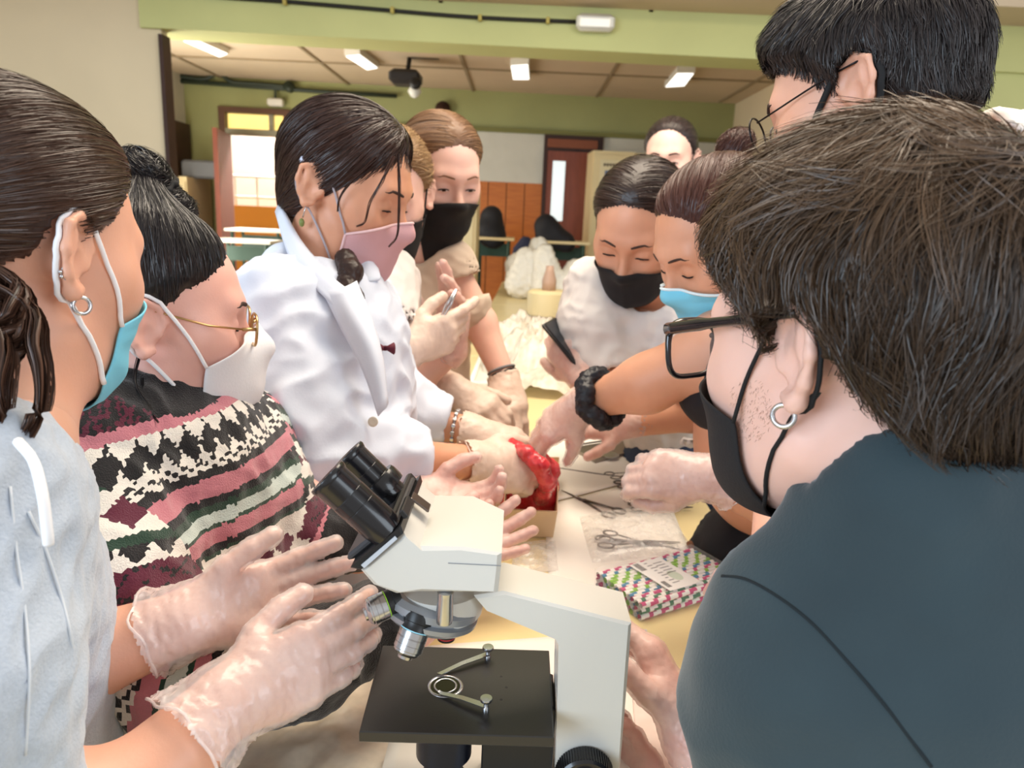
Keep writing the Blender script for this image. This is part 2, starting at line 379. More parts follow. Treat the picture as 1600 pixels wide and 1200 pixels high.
def make_hair(P, H, m, hl=HL_DEFAULT, th=.010, slim=1.0, res=.004, extra=None, stopm=.006, fade=.028, n=3000, flow=None, length=.07, steps=6, lift=.006, width=.0010, seed=1, jit=.15, keep=None, **kw):
    S = cranium(th, slim, extra); V, Q = S.mesh(res)
    def ear(p): return (((p[:,1]+.016)/.021)**2+((p[:,2]-.002)/.035)**2 < 1) & (np.abs(p[:,0]) > .05)
    def inside(p): return (p[:,1]-hl(p[:,2]) < 0.003*wob(p, 500, seed)) & ~ear(p)
    def sink(p): return th*.93*np.clip(1-(hl(p[:,2])-p[:,1])/fade, 0, 1)**1.5
    S2 = S; c = V[Q].mean(1); ok = inside(c) & (c[:,2] > -.115)
    if keep is not None: ok &= keep(c)
    Q = Q[ok]; used = np.unique(Q); mp = np.full(len(V), -1); mp[used] = np.arange(len(used)); V = V[used]; Q = mp[Q]
    N = S.grad(V)
    # sink the rim into the skin
    rim = np.zeros(len(V)); e = np.concatenate([Q[:,[i,(i+1)%4]] for i in range(4)]); e.sort(1); u, ct = np.unique(e, axis=0, return_counts=True); rim[u[ct==1].ravel()] = 1
    V = V-N*np.maximum(sink(V), rim*th*.95)[:,None]; V = V+N*(wob(V, 450, seed)*.0009)[:,None]
    items = [(l2w(H, V), Q)]; tones = [np.full(len(V), .15)]
    if n:
        r = np.random.default_rng(seed); a = r.integers(0, len(Q), n); q = Q[a]; uu = r.uniform(0,1,(n,1)); vv = r.uniform(0,1,(n,1))
        roots = (V[q[:,0]]*(1-uu)+V[q[:,1]]*uu)*(1-vv)+(V[q[:,3]]*(1-uu)+V[q[:,2]]*uu)*vv
        sv, sq, st = strands(S, H, roots, flow, length, steps, .0006, lift, width, seed, P, 'hair', m, jit=jit, stop=lambda p: (((p[:,1]-hl(p[:,2])) < stopm) & ~ear(p)).astype(float), sink=sink, **kw)
        items.append((sv, sq)); tones.append(st)
    V, Q = join_np(items); tone = np.concatenate(tones)
    return mesh_np('hair', V, Q, m, P, attrs={'tone': ('FLOAT', 'POINT', tone)})
def to_point(pt, bias=(0,0,0)): pt = np.array(pt, float); return lambda p: (lambda d: d/(np.linalg.norm(d, axis=1, keepdims=True)+1e-9)+np.array(bias))(pt-p)
def from_point(pt, bias=(0,0,0)): f = to_point(pt); return lambda p: -f(p)+np.array(bias)
def mask_wrap(P, H, hs, m, top=.30, side=(-.38,.20), bot=-1.18, phimax=1.28, off=.0035, pleat=0.0, peak=0.0, nu=46, nv=34, name='face_mask', taut=10, C0=(0,.015,-.045), slope=.35, beak=0.0):
    C0 = np.array(C0); u = np.linspace(-1, 1, nu); v = np.linspace(0, 1, nv); U, Vv = np.meshgrid(u, v, indexing='ij')
    phi = U*phimax; te = side[1]+(top-side[1])*(1-np.abs(U)**1.6); be = bot+(side[0]-bot)*np.abs(U)**2.2
    el = be+(te-be)*Vv; D = np.stack([np.sin(phi)*np.cos(el), np.cos(phi)*np.cos(el), np.sin(el)], -1)
    hs2 = Shape(); hs2.p = [x for x in hs.p]
    r = np.full(U.shape, .15)
    for _ in range(30):
        d = hs2.eval((C0+D*r[...,None]).reshape(-1,3)).reshape(U.shape)-off; r = r-d*.8
    if beak: r = r+beak*np.exp(-(U/.42)**2)*np.exp(-((Vv-.55)/.3)**2)
    for _ in range(taut):
        a = r.copy(); a[1:-1,1:-1] = (r[2:,1:-1]+r[:-2,1:-1]+r[1:-1,2:]+r[1:-1,:-2])/4; r = np.maximum(r, a)
    if pleat: r = r+pleat*np.sin(Vv*math.pi*6)*(1-np.abs(U)**4)*(Vv > .15)*(Vv < .85)
    if peak: r = r+peak*np.exp(-(U/.05)**2)
    Po = C0+D*r[...,None]; Pi = C0+D*(r-.0016)[...,None]; n1 = nu*nv
    V = np.concatenate([Po.reshape(-1,3), Pi.reshape(-1,3)]); g = np.arange(n1).reshape(nu, nv)
    a = g[:-1,:-1].ravel(); b = g[1:,:-1].ravel(); c = g[1:,1:].ravel(); d = g[:-1,1:].ravel(); Q = [np.stack([a,b,c,d],1), np.stack([d,c,b,a],1)+n1]
    ring = np.concatenate([g[:,0], g[-1,1:], g[-2::-1,-1], g[0,-2:0:-1]]); r2 = np.roll(ring, -1); Q.append(np.stack([r2, ring, ring+n1, r2+n1], 1))
    o = mesh_np(name, l2w(H, V), np.concatenate(Q), m, P)
    cor = {(1,1): Po[-1,-1], (1,0): Po[-1,0], (-1,1): Po[0,-1], (-1,0): Po[0,0]}
    return sub(o), cor, Po
def snap(hs, pts, off):
    p = np.array(pts, float)
    for _ in range(4):
        d = hs.eval(p)-off; p = p-hs.grad(p)*np.minimum(d, 0)[:,None]
    return p
def straps(H, hs, mk, cor, m, sides=(1,-1), r=.0017, flat=1.0, slim=1.0, loose=0.0):
    for sx in sides:
        t = cor[(sx,1)]; b = cor[(sx,0)]
        pts = [t, t*.5+.5*np.array([sx*.079*slim,.008,.030]), (sx*.082*slim,-.008,.036), (sx*.089*slim,-.028,.026), (sx*.091*slim,-.036,.004), (sx*.084*slim,-.028,-.020), (sx*.078*slim,-.008-loose,-.036), b*.5+.5*np.array([sx*.074*slim,.005,-.045]), b]
        q = np.array(catmull(pts, 5)); q = snap(hs, q, r*.9); mb = MB(); mb.tube(l2w(H, q), r, 6, flat=flat); mb.build('ear_loop', m, mk, smooth=True)
def brows(P, H, hs, m, sides=(1,-1), z=.027, thick=.0026, lash=True, arch=.004):
    for sx in sides:
        pts = [np.array([sx*x, .09, z+arch*math.sin((x-.014)/.034*2.2)-.003*(x > .04)]) for x in np.linspace(.014,.048,7)]
        q = proj_front(hs, pts, -.0004); mb = MB(); mb.tube(l2w(H, q), [thick*.7, thick, thick, thick*.95, thick*.8, thick*.55, thick*.2], 6, flat=1.0); mb.build('eyebrow', m, P, smooth=True)
def proj_front(hs, pts, off):
    p = np.array(pts, float); p[:,1] = .13
    for _ in range(25): p[:,1] -= (hs.eval(p)-off)*.8
    return p
def eyes(P, H, hs, sides=(1,-1), openn=.35, m=None):
    """an eyeball seen through a lid slit of the given opening, with a lash line"""
    for sx in sides:
        zc = .004-.0045
        if openn > 0:
            mb = MB(); a = np.linspace(-1, 1, 11); top = []; bot = []
            for t in a:
                x = sx*.031+t*.0125; o = (1-t*t)*openn*.0085
                top.append((x, 0, zc+o)); bot.append((x, 0, zc-o*.45))
            tp = proj_front(hs, top, .0006); bt = proj_front(hs, bot, .0006); md = (tp+bt)/2; md[:,1] += .0005
            mb.rings([l2w(H, bt), l2w(H, md), l2w(H, tp)], caps=False, closed=False); e = mb.build('eye', M_EYE, P, smooth=True)
            ir = MB(); cc = md[5]; hh = max(.0015, openn*.0085*.75)
            ring = proj_front(hs, [(cc[0]+.0048*math.cos(q), 0, zc+openn*.0022+np.clip(.0052*math.sin(q), -hh, hh)) for q in np.linspace(0, 2*math.pi, 14, endpoint=False)], .0014)
            ir.add(l2w(H, ring), [tuple(range(14))]); ir.build('iris', M_IRIS, sub(e))
        else:
            tp = proj_front(hs, [(sx*.031+t*.0125, 0, zc-.002*(1-t*t)) for t in np.linspace(-1,1,11)], .0004)
        lm = MB(); lm.tube(l2w(H, tp+np.array([0,.0006,0])), [.0005]+[.0013]*9+[.0006], 5); lm.build('eyelashes', M_LASH, P, smooth=True)
# ---- hands
FL = dict(i=(.044,.026,.021), m=(.049,.030,.022), r=(.045,.028,.021), p=(.035,.021,.019))
def hand_frame(wrist, target, back, side):
    y = unit(np.array(target)-np.array(wrist)); z = np.array(back, float); z = unit(z-y*(z@y)); x = np.cross(y, z)*side
    return dict(c=np.array(wrist, float), R=np.stack([x, y, z], 1), s=1.0)
def hand(S, wrist, target, back, side=1, curl=(.25,.3,.25), curls=None, spread=.10, thumb=((.70,.62,-.30),(.42,.88,-.28),(.30,.92,-.25)), scale=1.0, infl=0.0):
    """side: +1 when the local x (towards the thumb) is y cross z of the frame, -1 when mirrored. curls: dict of per finger bends"""
    H = hand_frame(wrist, target, back, side); H['s'] = scale
    g = lambda p: l2w(H, p); q = scale
    base = dict(i=(.027,.086,.001), m=(.009,.090,.003), r=(-.009,.086,.002), p=(-.026,.078,-.002)); rad = dict(i=.0092, m=.0094, r=.0088, p=.0077)
    for f, b in base.items():
        b = np.array(b); w = np.array([b[0]*.55, .004, 0]); S.cone(g(w), g(b), .0135*q+infl, .0112*q+infl, k=.014*q)
        S.cone(g(b*np.array([1,.55,1])+np.array([0,0,-.007])), g(b*np.array([1,.9,1])+np.array([0,0,-.006])), .0105*q+infl, .0095*q+infl, k=.012*q)
    S.cone(g((.016,.014,-.007)), g((.032,.046,-.012)), .0150*q+infl, .0125*q+infl, k=.014*q)
    S.cone(g((-.016,.015,-.006)), g((-.024,.055,-.009)), .0130*q+infl, .0110*q+infl, k=.014*q)
    tips = {}
    for j, (f, b) in enumerate(base.items()):
        cs = (curls or {}).get(f, curl); sp = spread*(1.4-j)*.9 if spread else 0; a = 0; p = np.array(b); r = rad[f]
        for s_, L in enumerate(FL[f]):
            a += cs[s_]; d = np.array([math.sin(sp)*math.cos(a), math.cos(sp)*math.cos(a), -math.sin(a)]); e = p+d*L
            r0 = r*(1-.10*s_); S.cone(g(p), g(e), r0*q+infl, r0*.90*q+infl, k=.004*q if s_ else .008*q); p = e
        tips[f] = g(p)
    p = np.array((.020,.020,-.006)); rr = [.0125,.0108,.0098,.0086]; LT = (.042,.032,.026)
    for s_, d in enumerate(thumb):
        e = p+unit(d)*LT[s_]; S.cone(g(p), g(e), rr[s_]*q+infl, rr[s_+1]*q+infl, k=.010*q if s_ == 0 else .004*q); p = e
    tips['t'] = g(p); return H, tips
def glove(P, spec, arm_pt, m, cuff=.055, flare=.008, res=.003, seed=1, wr=.0010, wristr=.030, ws=60, bead=True):
    """a thin glove over the hand: spec = hand() arguments"""
    S = Shape(); H, _ = hand(S, infl=.0018, **spec); w = np.array(spec['wrist'], float); d = unit(np.array(arm_pt)-w); q = spec.get('scale', 1.0)
    S.cone(w+d*.0, w+d*(cuff+.004), wristr*q, wristr*q+flare, k=.012); S.cone(w, H['R'][:,1]*.03*q+w, .028*q, .026*q, k=.016)
    S.plane(w+d*cuff, d); V, Q = S.mesh(res); c = V[Q].mean(1); keep = ((c-(w+d*cuff))@d) < -res*.6; Q = Q[keep]
    N = vnormals(V, Q); t = np.clip(((V-w)@d)/cuff, -.6, 1); amp = wr*(1+2.2*np.clip(t+.35, 0, 1.2)); xa = H['R'][:,0]; Vs = V-xa*(V@xa)[:,None]*.72; V = V+N*((np.clip(ridge(Vs, ws*6, seed), -.25, 1)*.8+.2*ridge(V, ws*9, seed+2)+.2)*amp)[:,None]
    if bead:
        x = unit(np.cross(d, (0.1,.2,1))); y = np.cross(d, x); mb = MB(); R = wristr*q+flare; ang = np.linspace(0, 2*math.pi, 40)
        pts = [w+d*(cuff-.002+.0035*math.sin(3*a+seed)+.0015*math.sin(7*a))+(x*math.cos(a)+y*math.sin(a))*(R+wr*2.2*math.sin(5*a+seed)) for a in ang]
    o = sub(mesh_np('glove', V, Q, m, P))
    if bead: mb.tube(pts, .0013, 5, caps=False); mb.build('cuff_bead', m, o, smooth=True)
    return o
M_GLOVE = mat('clear_vinyl_glove', srgb(252,240,238), .20, alpha=.42, avar=.05, spec=.9, bump=.25, bscale=90)
M_GLOVEW = mat('cream_latex_glove', srgb(238,214,198), .38, alpha=.86, avar=.08, bump=.12, bscale=120)
M_GLOVEP = mat('pale_stained_glove', srgb(246,222,214), .30, alpha=.55, avar=.05, bump=.25, bscale=90, col2=srgb(240,196,186), vscale=26)
def cloth(P, S, m, res, name, amp=.004, s=14, seed=0, dirv=None, clips=(), attrs=None, smooth_it=1, col=None):
    for c, n in clips: S.plane(c, n)
    V, Q = S.mesh(res); V = smoothv(V, Q, smooth_it)
    V = folds(V, Q, amp, s, seed, dirv)
    if clips:   # leave the clipped ends open, like hems
        c = V[Q].mean(1); ok = np.ones(len(Q), bool)
        at = {}
        if col is not None: at = col(V, Q)
    elif col is not None: at = col(V, Q)
    else: at = {}
    return sub(mesh_np(name, V, Q, m, P, attrs=at))
def legs(P, hip, feet, m, mshoe, yaw=0.0, r=.075):
    S = Shape(); hip = np.array(hip, float); rt = np.array([math.cos(yaw), math.sin(yaw), 0]); fw = np.array([-math.sin(yaw), math.cos(yaw), 0])
    S.ell(hip+np.array([0,0,.0]), (.16,.12,.13), np.stack([rt, fw, (0,0,1)], 1), k=.05)
    for s_ in (-1, 1):
        f = np.array(feet, float)+rt*s_*.10; k = (hip+rt*s_*.09)*.5+f*.5+fw*.02; k[2] = hip[2]*.52
        S.cone(hip+rt*s_*.08-np.array([0,0,.03]), k, r*1.15, r*.78, k=.04); S.cone(k, f+np.array([0,0,.07]), r*.78, r*.6, k=.03)
    V, Q = S.mesh(.014); V = folds(V, Q, .006, 22, 3); sub(mesh_np('trousers', V, Q, m, P))
    for s_ in (-1, 1):
        T = Shape(); f = np.array(feet, float)+rt*s_*.10; f[2] = 0; T.cone(f+np.array([0,0,.042])-fw*.05, f+fw*.13+np.array([0,0,.034]), .042, .034, k=.02); T.cone(f+np.array([0,0,.05])-fw*.03, f+np.array([0,0,.085])-fw*.03, .043, .04, k=.03); T.plane(f+np.array([0,0,.004]), (0,0,-1))
        V, Q = T.mesh(.01); mesh_np('shoe', V, Q, mshoe, P)
def body(P, H, hs, arms, skin, res_h=.0032, res_b=.004):
    items = []; V, Q = hs.mesh(res_h); items.append((l2w(H, V), Q))
    if arms.p: items.append(arms.mesh(res_b))
    V, Q = join_np(items); return mesh_np('body', V, Q, skin, P)

from mathutils.bvhtree import BVHTree
def cast(obj, pts, off=.001):     # points of a garment surface as seen at the given picture positions
    me = obj.data; org = Vector(obj['org']) if 'org' in obj else Vector((0,0,0)); bv = BVHTree.FromPolygons([v.co+org for v in me.vertices], [p.vertices[:] for p in me.polygons]); out = []
    for x, y in pts:
        r = Vector(ray(x, y)).normalized(); h = bv.ray_cast(Vector(_C), r)
        if h[0] is not None: out.append(np.array(h[0])-np.array(r)*off)
    return out
def garment_seam(obj, pts, r, m, name='seam', off=.0, n=6, flat=1.0):
    q = cast(obj, pts, off)
    if len(q) > 1: return tubes(name, catmull(q, n), r, m, obj, 6, flat=flat)
# ------------------------------------------------------------------ the room
TZ = 0.87; CEIL = 2.58; BY = 7.5; BK = 0.05
def bw(x, y, off=0.0):      # point of the slightly skewed back wall seen at x, y (off = distance in front of it)
    r = ray(x, y); return _C+r*((BY-off)/(r[1]-BK*r[0]))
BW_X = unit((1, BK, 0)); BW_N = unit((BK, -1, 0))
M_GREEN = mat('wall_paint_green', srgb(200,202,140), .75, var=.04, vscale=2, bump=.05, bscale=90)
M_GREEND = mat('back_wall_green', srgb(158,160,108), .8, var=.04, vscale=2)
M_BEIGEW = mat('wall_paint_beige', srgb(222,206,174), .75, var=.03, vscale=2, bump=.05, bscale=90)
M_WHITEW = mat('back_wall_white', srgb(204,200,186), .8, var=.03)
M_CEIL = mat('ceiling_board', srgb(204,184,156), .9, var=.03, vscale=3)
M_WOODO = mat('orange_wood_panel', srgb(176,96,34), .5, col2=srgb(194,112,44), vscale=3, stretch=(2,2,30))
M_DOORW = mat('red_brown_door', srgb(112,54,36), .5, col2=srgb(128,64,44), vscale=4, stretch=(6,6,1))
M_DARKB = mat('dark_brown_wood', srgb(60,36,28), .6, var=.1)
M_CREAM = mat('cream_laminate', srgb(224,204,156), .5, var=.03)
M_PIPE = mat('dark_green_pipe', srgb(48,58,46), .5)
M_PLASTW = mat('white_plastic', srgb(226,224,214), .4)
def plank(name, c, size, m, parent=None, R=None, bev=0.0): return MB().box(c, size, R, bev).build(name, m, parent)
fl = struct(plank('floor', (0,4.0,-.02), (10,13,.04), mat('floor_terrazzo', srgb(150,136,118), .45, var=.12, vscale=30)))
# back wall with its openings, from pieces standing on the slanted line
def wall_piece(name, x0, x1, z0, z1, m, th=.12, off=0.0, struct_=True, parent=None):
    a = np.array([0,BY,0])+BW_X*(x0)+BW_N*off; b = np.array([0,BY,0])+BW_X*(x1)+BW_N*off; n = -BW_N*th
    mb = MB(); mb.prism([a+[0,0,z0], b+[0,0,z0], b+[0,0,z1], a+[0,0,z1]], n); o = mb.build(name, m, parent); return struct(o) if struct_ else o
def bx_(x, y): return float((bw(x, y)-np.array([0,BY,0]))@BW_X)
def bz_(x, y): return float(bw(x, y)[2])
xl, xr = bx_(288,150), bx_(1146,190)
dl, dr = bx_(356,250), bx_(446,250); zt = bz_(400,178); zg = bz_(880,209)
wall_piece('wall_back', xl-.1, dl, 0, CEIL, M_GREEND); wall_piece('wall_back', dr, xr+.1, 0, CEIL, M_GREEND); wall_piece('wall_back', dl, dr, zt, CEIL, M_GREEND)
wall_piece('trim_1', bx_(620,240), xr, bz_(790,285), zg-.02, M_WHITEW, .03, .03); wall_piece('trim_2', bx_(620,240), xr, zg-.02, zg+.02, mat('green_moulding', srgb(120,118,66), .7), .05, .05)
zw = bz_(790,285); x0 = bx_(620,330); x1 = bx_(846,330); n = 8
wp = wall_piece('trim_3', x0, x1, 0, zw, M_DARKB, .02, .02); sub(wp); wp['org'] = [0,0,0]
for i in range(n): wall_piece('plank', x0+(x1-x0)*i/n+.004, x0+(x1-x0)*(i+1)/n-.004, .1, zw, M_WOODO, .02, .04, False, wp)
# side walls of the back room, ceiling
pl_ = np.array([0,BY,0])+BW_X*xl; pr_ = np.array([0,BY,0])+BW_X*xr
mb = MB(); mb.prism([(pl_[0],4.7,0),(pl_[0],pl_[1]+.1,0),(pl_[0],pl_[1]+.1,CEIL),(pl_[0],4.7,CEIL)], (-.1,0,0)); struct(mb.build('wall_left', M_WHITEW))
mb = MB(); mb.prism([(pr_[0],4.7,0),(pr_[0],pr_[1]+.1,0),(pr_[0],pr_[1]+.1,CEIL),(pr_[0],4.7,CEIL)], (.1,0,0)); struct(mb.build('wall_right', M_BEIGEW))
ce = struct(plank('ceiling', (0,6.1,CEIL+.05), (8,3.9,.1), M_CEIL)); sub(ce); ce['org'] = [0,0,0]
for k, x in enumerate(np.arange(-2.9, 3.4, 1.2)): plank('joint_strip', (x,6.0,CEIL-.005), (.025,3.0,.012), mat('joint_beige', srgb(150,132,104), .8), ce)
for y in (5.2, 6.4): plank('joint_strip', (0,y,CEIL-.006), (6.6,.025,.012), MATS['joint_beige'], ce)
# partition wall, beam and pier between the rooms (y about 4.5)
be = ony(232,43,4.5); be2 = ony(1170,92,4.5); ex = ony(257,200,4.5)[0]
mb = MB(); mb.prism([(be[0]-.05,4.5,be[2]),(4.2,4.5,be2[2]-.02),(4.2,4.5,4.4),(be[0]-.05,4.5,4.4)], (0,.30,0)); struct(mb.build('beam' if False else 'trim_4', M_GREEN))
struct(plank('wall_front', ((ex-4.6)/2,4.57,2.2), (ex+4.6,.08,4.4), M_BEIGEW)); struct(plank('trim_5', (ex+.012,4.54,1.17), (.024,.10,2.34), M_DARKB))
gx = ony(1262,200,4.5)[0]; struct(plank('wall_pier', ((gx+4.2)/2,4.68,1.7), (4.2-gx,.30,3.4), M_GREEN))
struct(plank('wall_near_left', (-4.3,1.6,1.7), (.1,6.0,3.4), M_BEIGEW))
# cable, clips and emergency light on the beam
cb = thing('cable', 'black cable clipped along the green beam', 'cable', tuple(ony(620,20,4.48)))
cp = [ony(x, y, 4.485) for x, y in ((210,-22),(330,-6),(440,2),(560,12),(700,24),(800,30),(903,34))]
MB().tube(catmull(cp, 4), .011, 6).build('cable_run', mat('black_cable', srgb(30,28,24), .6), cb, smooth=True)
for x, y in ((445,3),(613,16),(750,28),(856,32)): MB().box(ony(x,y,4.47), (.02,.03,.035), bev=.004).build('cable_clip', mat('cable_clip_yellow', srgb(186,170,90), .6), cb)
lt = thing('emergency_light', 'white emergency light box at the end of the cable on the beam', 'light', tuple(ony(930,36,4.45)))
MB().box(ony(930,36,4.45), (.215,.08,.088), bev=.02).build('housing', M_PLASTW, lt, angle=40); MB().box(ony(930,35,4.405), (.17,.012,.05), bev=.006).build('lens', mat('lens_milky', srgb(240,238,228), .25, emit=(1,.95,.88,.25)), lt, angle=40)
# ceiling lights
for k, (q, lab) in enumerate([(((283,62),(300,58),(358,84),(345,89)), 'long ceiling light nearest the left wall, its side grey'), (((538,86),(562,84),(592,106),(574,109)), 'ceiling light left of the projector'), (((797,101),(826,99),(828,124),(801,124)), 'small square looking ceiling light right of the projector'), (((1058,113),(1086,113),(1070,134),(1038,136)), 'rightmost ceiling light near the green wall')]):
    P4_ = [onz(x, y, CEIL-.045) for x, y in q]; t = thing('ceiling_light', lab, 'light', tuple(sum(P4_)/4), 'ceiling lights of the back room')
    mb = MB(); mb.prism([p+np.array([0,0,-.002]) for p in P4_], (0,0,.05)); mb.build('housing', M_PLASTW, t)
    c = sum(P4_)/4; mb = MB(); mb.prism([c+(p-c)*.9+np.array([0,0,-.008]) for p in P4_], (0,0,.006)); mb.build('diffuser', mat('lamp_diffuser', (1,1,1), .5, emit=(1,.97,.9,1.6)), t)
    del t['group']
# projector hanging from the ceiling
pj = thing('projector', 'black projector hanging on a bracket below the back room ceiling', 'projector', tuple(onz(640,90,CEIL)))
o = np.array(pj['org']); Yp = o[1]
tubes('mounting_pole', [o+[0,0,0], ony(637,112,Yp)], .018, mat('black_metal', srgb(28,26,26), .45), pj)
plank('mounting_bar', ony(662,89,Yp), (.24,.03,.03), MATS['black_metal'], pj); plank('body', ony(634,122,Yp), (.24,.22,.11), mat('projector_body', srgb(38,34,34), .5), pj, bev=.03)
MB().lathe([(.0,.0),(.035,.0),(.045,.03),(.04,.05),(0,.05)], ony(650,130,Yp-.12), (0,-1,-.2), 16).build('lens', MATS['black_metal'], pj, smooth=True)
MB().lathe([(.0,-.05),(.03,-.04),(.055,0),(.03,.05),(0,.055)], ony(648,143,Yp), (0,0,1), 16).build('globe', M_PLASTW, pj, smooth=True)
# pipes, clock-like box on the back wall
t = thing('pipe', 'upper dark pipe with a hump on the back wall, left', 'pipe', tuple(bw(300,125,.04)))
MB().tube(catmull([bw(x,y,.05) for x,y in ((262,116),(300,122),(322,123),(342,114),(362,128),(400,131),(452,136))],4), .02, 8).build('pipe_run', M_PIPE, t, smooth=True)
MB().lathe([(0,-.04),(.05,-.03),(.05,.03),(0,.04)], bw(452,136,.06), BW_N, 12).build('junction_box', M_PIPE, t, smooth=True)
t = thing('pipe', 'lower straight dark pipe on the back wall, left', 'pipe', tuple(bw(300,130,.04)))
MB().tube([bw(x,y,.05) for x,y in ((272,126),(420,137),(500,143),(620,150))], .02, 8).build('pipe_run', M_PIPE, t, smooth=True)
MB().box(bw(431,160,.06), (.15,.08,.07), bev=.015).build('lamp_box', M_PLASTW, t); MB().tube([bw(430,140,.05), bw(430,158,.05)], .012, 6).build('pipe_drop', M_PIPE, t)
t = tag(MB().lathe([(0,-.03),(.07,-.02),(.075,.02),(0,.03)], bw(692,171,.04), BW_N, 16).build('wall_bell', M_DARKB, smooth=True), 'small round brown bell on the green wall above the fair head', 'bell')
# doorway on the left with courtyard behind
M_FR = mat('door_frame_wood', srgb(92,60,40), .5)
d1 = struct(wall_piece('door_1', dl-.06, dl, 0, zt, M_FR, .16, .04)); sub(d1); d1['org'] = [0,0,0]
wall_piece('door_frame', dr, dr+.06, 0, zt, M_FR, .16, .04, False, d1); wall_piece('door_frame', dl-.06, dr+.06, zt, zt+.05, M_FR, .16, .04, False, d1); wall_piece('door_frame', dl, dr, bz_(400,208)-.02, bz_(400,208)+.03, mat('frame_grey', srgb(150,146,124), .5), .16, .04, False, d1)
wall_piece('mullion', bx_(420,190), bx_(420,190)+.04, bz_(400,208), zt, MATS['frame_grey'], .06, .0, False, d1)
wall_piece('pane', dl, dr, bz_(400,208)+.03, zt, mat('yellow_glass_glow', srgb(250,222,110), .3, alpha=.8, emit=(1,.80,.30,.7)), .01, -.05, False, d1)  # light from behind the transom is put into the glass as emission
leaf = thing('door', 'open red brown door leaf at the left doorway', 'door', tuple(bw(338,340,.0)*[1,1,0]))
a_ = bw(358,300,.02); b_ = bw(336,300,.75); zt2 = bz_(350,212)
mb = MB(); mb.prism([(a_[0],a_[1],0),(b_[0],b_[1],0),(b_[0],b_[1],zt2),(a_[0],a_[1],zt2)], (.04,.01,0)); mb.build('leaf_panel', M_DOORW, leaf)
c = (a_+b_)/2; mb = MB(); mb.prism([(c[0]-.03,c[1]-.10,.5),(c[0]-.025,c[1]+.0,.5),(c[0]-.025,c[1]+.0,zt2-.25),(c[0]-.03,c[1]-.10,zt2-.25)], (.01,0,0)); mb.build('groove', M_DARKB, leaf)
YO = 10.5; oc = lambda x, y, Y=YO: ony(x, y, Y)
cw = tag(plank('courtyard_building', (oc(380,250)[0], YO+1.0, 1.9), (5.0,.3,4.2), mat('sunlit_white_render', srgb(244,240,230), .9)), 'bright white building seen through the left doorway', 'building')
ow = tag(plank('parapet', (oc(400,330)[0], YO, oc(400,322)[2]/2), (3.6,.2,oc(400,322)[2]), mat('orange_render', srgb(240,150,60), .9)), 'orange parapet wall outside the left doorway', 'wall')
oc2 = tag(plank('orange_pillar', (oc(431,240)[0]+.3, YO+.4, 1.6), (.75,.3,3.4), mat('salmon_render', srgb(232,160,110), .9)), 'salmon pillar outside at the right side of the doorway', 'pillar')
plank('floor_outside', (oc(400,250)[0], YO, -.03), (7,5.8,.06), mat('pale_paving', srgb(214,200,180), .8)); bpy.data.objects['floor_outside']['kind'] = 'structure'; bpy.data.objects['floor_outside'].name = 'floor'
rl = thing('railing', 'pale metal railing on the orange parapet outside', 'railing', (oc(400,300)[0], YO, oc(400,322)[2]))
zr = oc(400,322)[2]; xa = oc(300,300)[0]; xb = oc(470,300)[0]
for z in (.12,.40): MB().tube([(xa,YO,zr+z),(xb,YO,zr+z)], .018, 6).build('rail', M_PLASTW, rl)
for x in np.linspace(xa, xb, 6): MB().tube([(x,YO,zr),(x,YO,zr+.40)], .015, 6).build('post', M_PLASTW, rl)
# brown door with narrow window
d2 = struct(wall_piece('door_2', bx_(849,240), bx_(940,240), 0, zg-.02, M_DARKB, .06, .07)); sub(d2); d2['org'] = [0,0,0]
wall_piece('transom', bx_(855,220), bx_(932,220), bz_(890,233), zg-.06, mat('transom_wood', srgb(126,66,34), .5), .03, .10, False, d2)
wall_piece('leaf_panel', bx_(852,300), bx_(915,300), .02, bz_(880,238), M_DOORW, .04, .11, False, d2); wall_piece('leaf_panel', bx_(917,300), bx_(936,300), .02, bz_(880,238), M_DOORW, .04, .11, False, d2)
wall_piece('pane', bx_(860,300), bx_(879,300), bz_(870,345), bz_(870,253), mat('daylit_pane', srgb(214,226,228), .3, emit=(.8,.9,.92,.55)), .01, .125, False, d2)
